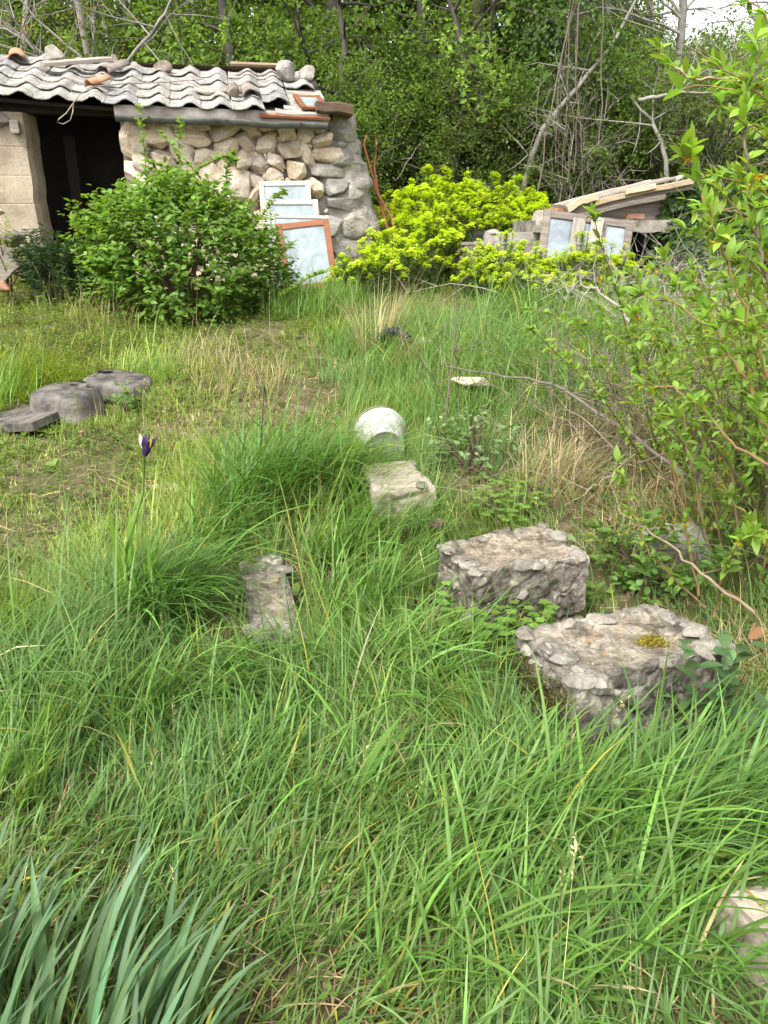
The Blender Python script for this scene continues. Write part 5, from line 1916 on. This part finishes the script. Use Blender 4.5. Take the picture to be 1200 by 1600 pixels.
def clover(name, lab, loc, rad, n, hgt, seed, flowers=0):
    r = np.random.default_rng(seed)
    t = thing(name, lab, 'clover', loc)
    ms, ml, mf = MB(), MB(), MB()
    for k in range(n):
        a, rr = r.random() * 6.28, math.sqrt(r.random()) * rad
        tip = np.array([cos(a) * rr * 1.25, sin(a) * rr * 1.25, hgt * r.uniform(.5, 1.1)])
        tip[2] += float(gz(loc[0] + tip[0], loc[1] + tip[1])) - loc[2]
        tube(ms, [[tip[0] * .7, tip[1] * .7, 0], tip * [.9, .9, .6], tip], .0012, 3, (.16, .16, .06))
        az = np.arange(5) * 2 * pi / 5 + r.random() * 6
        D = np.stack([np.cos(az), np.sin(az), np.full(5, .12)], -1)
        N_ = np.tile(unit(np.array([0, -.25, 1]) + r.normal(0, .2, 3)), (5, 1))
        c_ = tints(1, (.15, .27, .05), .15, .2, r)
        leaves(ml, np.repeat(tip[None], 5, 0), D, N_, r.uniform(.018, .028), .0095, np.repeat(c_, 5, 0), .1, .1)
    for k in range(flowers):
        a, rr = r.random() * 6.28, math.sqrt(r.random()) * rad
        tip = np.array([cos(a) * rr, sin(a) * rr, hgt * 1.25])
        az = np.arange(5) * 2 * pi / 5
        leaves(mf, np.repeat(tip[None], 5, 0), np.stack([np.cos(az), np.sin(az), np.full(5, .5)], -1), np.tile([0, 0, 1.0], (5, 1)), .007, .0028, tints(5, (.55, .20, .42), .1, 0, r))
    ms.build('stem', M['leaf_dull'], t)
    ml.build('leaf', M['leaf'], t)['kind'] = 'stuff'
    if flowers:
        mf.build('blossom', M['petal'], t)
    return t


clover('cranesbill', 'lush green cranesbill with tiny pink flowers between the two plinths', gp(770, 1005), .17, 230, .17, 91, 14)
clover('cranesbill', 'small cranesbill sprig against the front of the farther plinth', gp(885, 945) - [0, .03, 0], .08, 45, .10, 92, 5)
clover('cranesbill', 'cranesbill leaves at the foot of the mossy side of the nearer plinth', gp(880, 1150) - [0, .05, 0], .05, 26, .08, 93, 3)
clover('cranesbill', 'cranesbill patch in the grass behind the farther plinth', gp(790, 800), .16, 90, .10, 94, 4)


def nettle(lab, loc, seed, n, hgt):
    r = np.random.default_rng(seed)
    t = thing('pink_flower', lab, 'flower', loc)
    ms, mf = MB(), MB()
    for k in range(n):
        x, y = r.normal(0, .02, 2)
        tube(ms, [[x, y, 0], [x, y, hgt]], .0015, 4, (.12, .18, .05))
        for m_ in range(9):
            p_ = np.array([x, y, hgt + r.uniform(-.02, .012)])
            D = unit(r.normal(0, 1, 3) + [0, 0, .3])
            leaves(mf, p_[None], D[None], np.array([[0, 0, 1.0]]), .014, .0055, tints(1, (.42, .14, .32), .2, 0, r), .3, .3)
    ms.build('stem', M['leaf_dull'], t)
    mf.build('blossom', M['petal'], t)


nettle('pink dead nettle flower at the left corner of the farther plinth', gp(683, 850), 95, 5, .10)
nettle('faint pink flower spike in the grass before the flat concrete block', gp(640, 810), 96, 3, .12)
# orange dry leaf at the corner of the nearer plinth
lm = MB()
leaves(lm, np.array([[0, 0, 0.0]]), np.array([[.8, .2, .35]]), np.array([[-.3, -.6, .6]]), .07, .022, (.24, .13, .06), .6, -.25, 1)
tag(lm.build('dry_leaf', M['straw'], None, True, gp(1165, 1020) + [0, 0, .06]), 'curled orange brown dry leaf right of the nearer plinth', 'leaf')


def sword(mb, p, L, W, az, th0, th1, col, r, fold=.22, roll=0.0, power=1.6, n=8):
    """a sword leaf: a folded blade that bends along its length and tapers to a point"""
    f = np.array([cos(az), sin(az), 0])
    side = np.array([-sin(az), cos(az), 0])
    side = unit(side * cos(roll) + np.array([0, 0, 1.0]) * sin(roll) * .7 + f * sin(roll) * .4)
    c = np.array(p, float)
    V = []
    for i in range(n + 1):
        t = i / n
        w = W * .5 * min(1, .6 + t * 1.2) * (1 - max(0, (t - .45) / .55) ** 1.7)
        th = th0 + (th1 - th0) * t ** power
        up = np.array([-f[0] * cos(th), -f[1] * cos(th), sin(th)])
        V += [c - side * w + up * w * fold, c - side * w * .5 + up * w * fold * .35, c, c + side * w * .5 + up * w * fold * .35, c + side * w + up * w * fold]
        c = c + (f * sin(th) + np.array([0, 0, cos(th)])) * L / n
    F = np.array([[i * 5 + j, i * 5 + j + 1, i * 5 + j + 6, i * 5 + j + 5] for i in range(n) for j in range(4)])
    cc = np.repeat(np.array(col)[None], len(V), 0) * np.tile([.97, 1.03, 1.1, 1.0, .96], n + 1)[:, None]
    mb.add(V, [F], cc)


# ------------------------------------------------------------------ iris clumps
def iris(name, lab, loc, spots, seed, base, Lr, Wr, azr, t0, t1, parts=True):
    r = np.random.default_rng(seed)
    t = thing(name, lab, 'iris', loc)
    for k, (dx, dy) in enumerate(spots):
        lm = MB()
        P = np.array([dx, dy, float(gz(loc[0] + dx, loc[1] + dy)) - loc[2] - .02])
        sword(lm, P, r.uniform(*Lr), r.uniform(*Wr), r.normal(*azr), r.uniform(*t0), r.uniform(*t1), tints(1, base, .2, .08, r)[0], r, .25, r.normal(0, .6))
        lm.build('leaf', M['leaf'], t)
    return t


b0 = np.array([-.64, 1.02, 0])
b0[2] = gz(b0[0], b0[1])
r = np.random.default_rng(6)
spots = [(r.uniform(-.38, .28), r.uniform(-.12, .22)) for _ in range(170)]
spots = [s_ for s_ in spots if s_[1] < .16 - .35 * s_[0] + .05]
iris('iris_clump', 'grey green sword leaved iris clump in the lower left corner', b0, spots, 101, (.12, .205, .105), (.25, .44), (.017, .028), (.7, .42), (.1, .5), (.6, 1.3))
p = gp(212, 985)
spots = [(r.normal(0, .05), r.normal(0, .04)) for _ in range(22)]
it = iris('flowering_iris', 'iris clump with one purple bud on a tall green stalk', p, spots, 102, (.12, .23, .045), (.30, .55), (.013, .022), (.6, 1.3), (.0, .25), (.15, .9))
tip = at(226, 712, p[1] + .02) - p
mb = MB()
tube(mb, [[-.012, 0, 0], [-.01, 0, .3], tip * .8, tip], [.007, .007, .006, .004], 6, (.17, .30, .05))
mb.build('stalk', M['leaf_dull'], it)
lm = MB()
blades(lm, np.array([[-.01, -.008, .05], [-.02, .0, .0], [.0, .01, .02]]), np.array([.60, .52, .46]), np.array([.036, .034, .032]), np.array([.3, 2.6, 1.2]), np.array([.03, .05, .05]), np.array([.05, .1, .12]), tints(3, (.23, .37, .06), .08), 6)
lm.build('sheath_leaf', M['leaf'], it)
bud = MB()
s = np.linspace(0, 1, 9)
ax = unit(np.array([.35, -.1, .9]))
tube(bud, tip + ax * (s[:, None] * .085), .014 * np.sin(np.clip(s * 1.05 + .12, 0, 1) * pi) ** .7 + .001, 8, (.055, .035, .10))
bo = bud.build('bud', M['petal'], it)
lm = MB()
leaves(lm, np.repeat((tip + ax * .015)[None], 5, 0), np.array([[.5, -.3, .9], [-.3, .1, 1], [.1, -.5, .9], [.6, .1, .75], [.0, .3, .9]]), np.array([[0, -1, .2]] * 5), .07, .010, [(.42, .36, .03), (.55, .55, .5), (.07, .045, .14), (.06, .04, .12), (.07, .045, .14)], .4, .1, 1)
lm.build('petal', M['petal'], bo)


# ------------------------------------------------------------------ grass
def blocked(x, y):
    m_ = np.zeros(len(x), bool)
    for (cx, cy, hx, hy, a) in BLOCK:
        dx, dy = x - cx, y - cy
        u = dx * cos(a) + dy * sin(a)
        v_ = -dx * sin(a) + dy * cos(a)
        m_ |= (np.abs(u) < hx) & (np.abs(v_) < hy)
    return m_


def bump_at(x, y, px, py, rx, ry=None):
    c_ = gp(px, py)
    ry = ry or rx
    return np.exp(-(((x - c_[0]) / rx) ** 2 + ((y - c_[1]) / ry) ** 2))


def scatter(n, y0, y1, seed, mx=.55):
    """points spread evenly over the wedge of ground in front of the camera, with room to either side"""
    r = np.random.default_rng(seed)
    y = np.sqrt(r.uniform(max(y0 + .6, 0) ** 2, (y1 + .6) ** 2, n)) - .6
    x = r.uniform(-1, 1, n) * (.95 + .60 * y)
    return x, y, r


def path_mask(x, y):
    m_ = 0
    for a in ((130, 740, .34, .32), (325, 678, .34, .28), (240, 770, .30, .25), (60, 830, .25, .2), (420, 640, .3, .3)):
        m_ = np.maximum(m_, bump_at(x, y, *a))
    return m_


def add_grass(name, n, y0, y1, seed, nseg, Lmul, Wmul):
    x, y, r = scatter(n, y0, y1, seed)
    z = gz(x, y)
    path = path_mask(x, y)
    tus = (1.0 * bump_at(x, y, 410, 770, .42, .45) + .7 * bump_at(x, y, 230, 980, .22, .22) + .7 * bump_at(x, y, 560, 800, .38, .4) +
           .55 * bump_at(x, y, 650, 560, .6, .6) + .55 * bump_at(x, y, 480, 475, .5, .35) + .5 * bump_at(x, y, 15, 600, .35, .4) + .75 * bump_at(x, y, 820, 600, .85, 1.1) +
           .75 * bump_at(x, y, 880, 520, .9, .8) + .7 * bump_at(x, y, 20, 1130, .4, .35) + .8 * bump_at(x, y, 960, 1180, .35, .18) + .6 * bump_at(x, y, 1050, 1330, .5, .35) +
           .25 * bump_at(x, y, 560, 1090, .4, .25) + .5 * bump_at(x, y, 230, 580, .3, .15))
    tus = np.clip(tus, 0, 1.15)
    dry = np.clip(.75 * bump_at(x, y, 1010, 720, .55, 1.0) + bump_at(x, y, 900, 700, .4, .5) + .7 * bump_at(x, y, 1060, 1000, .5, .3), 0, 1)
    clear = np.clip(1.4 * bump_at(x, y, 1000, 1190, .45, .22) + bump_at(x, y, 780, 1000, .20, .16) + 1.0 * bump_at(x, y, 420, 960, .24, .28) + 1.0 * bump_at(x, y, 1170, 1480, .2, .2) + .6 * bump_at(x, y, 860, 480, 1.2, .35) + .7 * bump_at(x, y, 100, 1600, .5, .3) + .9 * bump_at(x, y, 690, 490, .5, .35) + 1.1 * bump_at(x, y, 610, 580, .25, .3), 0, 1)
    leftshort = np.clip((-.15 - x) * 2.2 + .3 * np.sin(y * 2), 0, 1) * np.clip((y - 2.7) * 1.3, 0, 1)
    near = np.clip((2.7 - y) * 1.2, 0, 1)
    pn = n2(x, y, 1.8, 21, 3)
    pf = n2(x, y, 6.0, 22, 3)
    H = .105 + .02 * near + .27 * tus - .05 * leftshort * (1 - tus) + .05 * (pn - .5)
    H = H * (1 - .55 * path) * (1 - .74 * clear)
    dens = (.55 - .10 * near + .4 * bump_at(x, y, 300, 1600, .5, .25) + .55 * tus + 2.1 * (pf - .5) + 1.5 * (pn - .5)) * (1 - .5 * path) * (1 - .55 * dry) * (1 + .35 * leftshort)
    keep = (r.random(n) < np.clip(dens, .05, 1)) & ~blocked(x, y)
    x, y, z, H, tus, dry, leftshort, near, pn, pf, path = [q_[keep] for q_ in (x, y, z, H, tus, dry, leftshort, near, pn, pf, path)]
    k = len(x)
    P = np.stack([x, y, z - .006], -1)
    az = n2(x, y, 1.3, 31, 2) * 9.0 - 3.2 + r.normal(0, .75, k)
    L = H * np.exp(r.normal(0, .42, k)) * Lmul
    W = (.0040 + .0016 * near + .0012 * tus) * np.exp(r.normal(0, .42, k)) * Wmul
    W = np.minimum(W, .0085)
    lean = .15 + .35 * tus * (n2(x, y, 2, 41)) + np.abs(r.normal(0, .28, k))
    curl = .55 + .75 * tus + r.normal(0, .4, k) + .45 * near
    th1 = np.clip(lean + curl, .1, 2.15)
    hue = n2(x, y, 1.5, 51, 2)[:, None]
    g1, g2, g3 = np.array([[.120, .212, .040]]), np.array([[.100, .188, .056]]), np.array([[.23, .30, .050]])
    c_ = g1 * (1 - hue) + g2 * hue
    kk = np.clip(leftshort * (1 - .7 * tus) * .8 + (pn - .55) * 1.2 + .1 - .35 * near, 0, .9)[:, None]
    c_ = c_ * (1 - kk) + g3 * kk
    dr = (r.random(k) < .075 + .45 * dry +   .05 * path + .02 * leftshort)[:, None]
    strawc = np.array([[.40, .32, .17]]) * np.exp(r.normal(0, .25, (k, 1)))
    L = np.where(dr[:, 0], L * .6, L)
    yl = (r.random(k) < .05)[:, None]
    c_ = np.where(dr, strawc, np.where(yl, np.array([[.30, .28, .05]]), c_)) * np.exp(r.normal(0, .26, (k, 1)))
    mb = MB()
    blades(mb, P, L, W, az, lean, th1, c_, nseg, r.normal(0, .55, k), z, 1.15)
    o = mb.build(name, M['blade'])
    o['kind'] = 'stuff'
    return k


add_grass('grass', 104000, .55, 2.9, 201, 4, 1.0, 1.0)
add_grass('grass', 108000, 2.7, 5.6, 202, 3, 1.0, 1.0)
add_grass('grass', 116000, 5.4, 9.6, 203, 3, 1.0, 1.25)
add_grass('grass', 60000, 9.4, 15.5, 204, 3, 1.5, 2.0)


def tuft_grass(name, specs, seed):
    """dense tussocks: foot pixel, radius, blade count, length, lean direction, tint"""
    r = np.random.default_rng(seed)
    mb = MB()
    for (px, py, rad, n, L, az, sp, colr, w, l0, l1) in specs:
        c_ = gp(px, py)
        a, rr = r.random(n) * 6.28, np.sqrt(r.random(n)) * rad
        x, y = c_[0] + np.cos(a) * rr, c_[1] + np.sin(a) * rr
        ok = ~blocked(x, y)
        x, y = x[ok], y[ok]
        k = len(x)
        z = gz(x, y)
        cc = tints(k, colr, .27, .16, r)
        dr = r.random(k) < .05
        cc[dr] = np.array([.42, .34, .18]) * np.exp(r.normal(0, .2, (dr.sum(), 1)))
        blades(mb, np.stack([x, y, z - .01], -1), L * np.exp(r.normal(0, .25, k)) * np.where(dr, .6, 1), w * np.exp(r.normal(0, .25, k)), az + r.normal(0, sp, k), np.abs(r.normal(l0, .2, k)), l1 + r.normal(0, .35, k), cc, 6, r.normal(0, .5, k), z, 1.1)
    o = mb.build(name, M['blade'])
    o['kind'] = 'stuff'


G1, G2, G3, ST = (.088, .188, .040), (.108, .215, .040), (.14, .25, .055), (.40, .33, .19)
tuft_grass('grass', [
    (225, 985, .13, 330, .40, .0, .9, G1, .0065, .25, 1.5), (270, 960, .13, 130, .46, -.1, .6, G1, .007, .4, 1.7), (320, 870, .13, 90, .40, -.1, .9, G1, .007, .3, 1.6),
    (390, 800, .20, 300, .46, .1, 1.0, G1, .0072, .2, 1.4), (450, 780, .18, 260, .46, .0, 1.1, G1, .0072, .25, 1.5), (520, 790, .2, 220, .38, .1, 1.2, G2, .0066, .25, 1.5), (360, 830, .15, 150, .4, .1, 1.0, G1, .0072, .2, 1.5),
    (600, 830, .2, 260, .34, -.2, 1.1, G2, .0055, .25, 1.5), (520, 880, .14, 150, .30, -.3, .9, G2, .006, .3, 1.5), (560, 960, .18, 200, .34, .3, 1.2, G2, .0065, .35, 1.5),
    (300, 1090, .16, 180, .30, -.2, .8, G2, .007, .45, 1.7), (430, 1100, .16, 150, .28, -.3, .8, G1, .007, .4, 1.6), (620, 1080, .18, 200, .36, -.1, .7, G2, .007, .4, 1.6),
    (690, 1140, .13, 150, .28, 2.9, .6, G2, .0062, .5, 1.6), (760, 1165, .11, 120, .26, 2.7, .7, G2, .0062, .5, 1.6), (800, 1260, .11, 130, .26, .1, .7, G2, .0065, .4, 1.6), (920, 1290, .11, 120, .26, .2, .7, G2, .0068, .45, 1.5),
    (1020, 1300, .12, 120, .26, .3, .8, G1, .0068, .4, 1.5), (1140, 1270, .10, 90, .26, .4, .8, G1, .0068, .35, 1.5), (640, 800, .16, 200, .22, .2, 1.2, G2, .0055, .3, 1.4), (1080, 1300, .14, 170, .36, .3, .9, G1, .0075, .35, 1.4),
    (960, 1330, .14, 160, .34, .0, .9, G2, .0075, .35, 1.4), (850, 1340, .14, 150, .32, .1, .9, G2, .0075, .35, 1.4), (700, 1320, .14, 80, .30, .1, 1.2, G2, .0075, .4, 1.5), (560, 1260, .14, 70, .30, .1, 1.3, G2, .0075, .4, 1.5),
    (60, 1170, .14, 220, .28, .3, .8, G3, .006, .15, .9), (20, 1260, .1, 140, .26, .3, .8, G3, .006, .15, .9), (180, 1150, .14, 160, .28, .4, .9, G2, .006, .2, 1.1), (380, 1230, .14, 120, .28, .2, 1.0, G2, .007, .35, 1.4),
    (1000, 1480, .12, 90, .32, .2, .9, G2, .008, .35, 1.4), (850, 1530, .12, 90, .30, .3, 1.0, G2, .008, .4, 1.4), (1120, 1540, .10, 90, .32, .5, .9, G2, .008, .35, 1.4), (650, 1500, .12, 80, .3, .3, 1.0, G2, .008, .4, 1.4),
    (480, 485, .45, 800, .24, .3, 1.5, G3, .006, .1, .6), (540, 480, .2, 260, .26, .3, 1.5, G3, .006, .15, .9), (10, 640, .22, 260, .26, .3, 1.5, G3, .005, .12, .7), (225, 600, .2, 240, .16, .3, 1.0, G3, .005, .15, .9),
    (740, 590, .45, 600, .36, -.2, .6, G3, .005, .35, 1.5), (850, 560, .5, 800, .40, -.1, .6, G3, .005, .35, 1.5), (900, 620, .45, 600, .38, 3.1, .8, G3, .0048, .35, 1.5), (800, 640, .4, 450, .34, 3.0, .9, G3, .0048, .35, 1.5),
    (620, 600, .35, 400, .32, .1, 1.2, G2, .005, .3, 1.3), (840, 500, .5, 600, .38, -.2, .8, G3, .0058, .3, 1.4), (940, 540, .45, 500, .38, -.2, .8, G3, .0055, .3, 1.5), (690, 660, .3, 320, .3, 2.9, 1.0, G2, .0048, .3, 1.3),
    (1000, 470, .4, 400, .3, .0, 1.2, G2, .006, .3, 1.3), (560, 545, .35, 350, .28, .0, 1.3, G2, .0052, .25, 1.2)], 211)
tuft_grass('dry_grass', [
    (600, 545, .10, 70, .55, .6, .35, ST, .0038, .1, .7), (575, 560, .10, 50, .5, 2.6, .5, ST, .0038, .15, .8), (640, 590, .14, 120, .3, 1.0, 1.5, (.30, .21, .11), .0038, .2, .9), (380, 600, .35, 260, .22, .5, 1.5, ST, .0035, .15, 1.0),
    (930, 790, .25, 170, .30, 2.9, 1.2, (.27, .20, .12), .0028, .45, 1.6), (1000, 740, .25, 170, .34, 2.9, 1.2, (.25, .18, .11), .0028, .45, 1.6), (940, 700, .2, 150, .34, 3.2, .9, (.24, .17, .10), .0028, .5, 1.6), (860, 760, .2, 220, .32, .6, 1.2, ST, .0032, .3, 1.3),
    (1060, 800, .25, 250, .3, 1.5, 1.5, ST, .0032, .4, 1.5), (990, 860, .2, 160, .22, 1.5, 2, ST, .003, .5, 1.6), (1180, 1080, .12, 110, .25, 2.5, .9, ST, .003, .4, 1.5), (1160, 1480, .10, 60, .30, .9, 1.0, ST, .004, .15, .8),
    (310, 570, .3, 140, .25, 1.0, 1.2, ST, .0032, .2, 1.0), (160, 510, .3, 120, .3, .3, 1.2, ST, .0035, .2, 1.0), (560, 1140, .2, 130, .24, .3, 1.5, ST, .0035, .6, 1.6), (740, 1160, .16, 110, .24, 3, .8, ST, .0035, .6, 1.6)], 212)

# flattened dead thatch between the blades
x, y, r = scatter(98000, .55, 8.5, 221)
ok = (r.random(len(x)) < np.clip(.35 + .9 * (n2(x, y, 3, 71) - .35) + .5 * path_mask(x, y) + .5 * (y < 2.5) - .5 * np.clip((-.15 - x) * 2, 0, 1) * np.clip(y - 2.7, 0, 1), .05, 1)) & ~blocked(x, y)
x, y = x[ok], y[ok]
k = len(x)
z = gz(x, y)
cc = np.array([[.30, .225, .125]]) * np.exp(r.normal(0, .38, (k, 1))) * np.exp(r.normal(0, .06, (k, 3)))
mb = MB()
blades(mb, np.stack([x, y, z + r.uniform(.002, .03, k)], -1), r.uniform(.05, .16, k), r.uniform(.002, .0042, k), r.random(k) * 6.28, r.uniform(1.1, 1.6, k), r.uniform(1.3, 1.9, k), cc, 3, r.normal(0, .4, k), z)
o = mb.build('dead_grass', M['straw'])
o['kind'] = 'stuff'

# low herbs, clover and chickweed carpeting the short turf
x, y, r = scatter(100000, .6, 8.3, 231)
hp = n2(x, y, 2.2, 81, 3)
lef = np.clip((-.05 - x) * 1.6, 0, 1) * np.clip((y - 2.4), 0, 1)
ok = (r.random(len(x)) < np.clip((hp - .5) * 2.2 + .9 * lef, .02, 1) * (1 - .75 * path_mask(x, y))) & ~blocked(x, y)
x, y, lef = x[ok], y[ok], lef[ok]
k = len(x)
n_ = 3
P = np.repeat(np.stack([x, y, gz(x, y) + r.uniform(.01, .05, k)], -1), n_, 0)
a = np.repeat(r.random(k) * 6.28, n_) + np.tile(np.arange(n_) * 2.09, k)
cc = np.repeat(tints(k, (.115, .185, .036), .22, .35, r), n_, 0)
mb = MB()
leaves(mb, P, np.stack([np.cos(a), np.sin(a), r.uniform(.0, .6, k * n_)], -1), np.tile([0, 0, 1.0], (k * n_, 1)) + r.normal(0, .25, (k * n_, 3)), np.repeat(r.uniform(.012, .026, k), n_), np.repeat(r.uniform(.005, .009, k), n_), cc, .15, .1)
o = mb.build('ground_cover', M['leaf'])
o['kind'] = 'stuff'

# weeds with upright stems on the left bank and below the hut
x, y, r = scatter(5200, 4.0, 9.0, 241)
ok = (r.random(len(x)) < np.clip(.9 * bump_at(x, y, 60, 540, .8, 1.0) + .7 * bump_at(x, y, 180, 500, .8, .5) + .6 * bump_at(x, y, 700, 480, .8, .4) + .25 * (x < -.5), 0, 1) * .8) & ~blocked(x, y)
x, y = x[ok], y[ok]
mb = MB()
for xx, yy in zip(x, y):
    b_ = np.array([xx, yy, float(gz(xx, yy))])
    hh = r.uniform(.08, .30)
    n_ = 12
    t_ = r.uniform(.1, 1, n_)
    lean = r.normal(0, .15, 2)
    P = b_ + np.stack([lean[0] * t_ * hh, lean[1] * t_ * hh, t_ * hh], -1)
    leaves(mb, P, frond_dirs(n_, .4, r), np.tile([0, 0, 1.0], (n_, 1)) + r.normal(0, .2, (n_, 3)), r.uniform(.02, .045, n_), .008, tints(n_, (.125, .195, .04), .2, .35, r), .2, .2)
o = mb.build('weeds', M['leaf'])
o['kind'] = 'stuff'

# small yellow flowers, fallen forsythia petals and dead leaves
mb = MB()
for (px, py, sx, sy, n_, colr, hz, sz) in [(430, 680, .8, .8, 40, (.55, .42, .03), .06, .012), (150, 520, .9, .6, 40, (.5, .38, .03), .16, .015), (1040, 830, .14, .08, 60, (.5, .30, .04), .27, .010), (1020, 985, .12, .08, 14, (.42, .24, .06), .31, .010), (1000, 900, .3, .3, 60, (.45, .28, .04), .06, .010)]:
    c_ = gp(px, py) if hz < .2 else np.array([*atz(px, py, .33)[:2], 0])
    xx, yy = c_[0] + r.normal(0, sx, n_), c_[1] + r.normal(0, sy, n_)
    zz = gz(xx, yy) + hz if hz < .25 else np.full(n_, {.27: .362, .31: .305}[hz])
    for m_ in range(3):
        leaves(mb, np.stack([xx, yy, zz], -1), frond_dirs(n_, .2, r), np.tile([0, 0, 1.0], (n_, 1)), sz, sz * .35, tints(n_, colr, .2, 0, r), .2, .1)
o = mb.build('petals', M['petal'])
o['kind'] = 'stuff'
x, y, r = scatter(9000, .7, 9, 251)
ok = (r.random(len(x)) < .05 + .9 * bump_at(x, y, 670, 480, .5, .3) + .25 * bump_at(x, y, 700, 1010, .2, .15) + .15 * bump_at(x, y, 600, 1250, .6, .4)) & ~blocked(x, y)
x, y = x[ok], y[ok]
k = len(x)
mb = MB()
leaves(mb, np.stack([x, y, gz(x, y) + r.uniform(.005, .04, k)], -1), frond_dirs(k, .1, r), np.tile([0, 0, 1.0], (k, 1)) + r.normal(0, .4, (k, 3)), r.uniform(.025, .06, k), r.uniform(.008, .016, k), tints(k, (.22, .135, .08), .3, 0, r), .3, .2)
o = mb.build('leaf_litter', M['straw'])
o['kind'] = 'stuff'

# seed heads and wiry stalks standing above the grass
x, y, r = scatter(1500, .9, 8.5, 261)
ok = (r.random(len(x)) < .12 + .5 * n2(x, y, 1.3, 91, 2) ** 2) & ~blocked(x, y)
x, y = x[ok], y[ok]
mb = MB()
for xx, yy in zip(x, y):
    b_ = np.array([xx, yy, float(gz(xx, yy))])
    hh = r.uniform(.16, .42)
    a, ln = r.random() * 6.28, r.uniform(.05, .5) * hh
    tip = b_ + np.array([cos(a) * ln, sin(a) * ln, hh])
    mid = b_ * .5 + tip * .5 - np.array([cos(a), sin(a), 0]) * ln * .2
    cc = np.array((.30, .27, .12)) * math.exp(r.normal(0, .25)) if r.random() < .6 else np.array((.15, .22, .07))
    tube(mb, [b_, mid, tip], [.0013, .0011, .0007], 3, cc)
    n_ = r.integers(8, 22)
    t_ = r.uniform(0, .09, n_)
    ax = unit(tip - mid)
    leaves(mb, tip - ax * t_[:, None], ax * .8 + r.normal(0, .35, (n_, 3)), r.normal(0, 1, (n_, 3)), .012, .0022, tints(n_, cc * 1.1, .2, 0, r), .2, .1)
o = mb.build('seed_heads', M['straw'])
o['kind'] = 'stuff'

# plantain and dandelion rosettes among the near grass
x, y, r = scatter(900, .8, 4.6, 271)
ok = (n2(x, y, 1.6, 93, 2) > .50) & (r.random(len(x)) < .5) & ~blocked(x, y)
x, y = x[ok], y[ok]
mb = MB()
for xx, yy in zip(x, y):
    n_ = r.integers(5, 10)
    a = r.random(n_) * 6.28
    D = np.stack([np.cos(a), np.sin(a), r.uniform(.25, 1.1, n_)], -1)
    L = r.uniform(.035, .085) * r.uniform(.7, 1.1, n_)
    P = np.array([xx, yy, float(gz(xx, yy)) + .015]) + np.zeros((n_, 3))
    leaves(mb, P, D, np.tile([0, 0, 1.0], (n_, 1)) + r.normal(0, .2, (n_, 3)), L, L * r.uniform(.16, .26), tints(n_, (.13, .22, .05), .2, .3, r), .25, .3, 1)
o = mb.build('rosettes', M['leaf'])
o['kind'] = 'stuff'
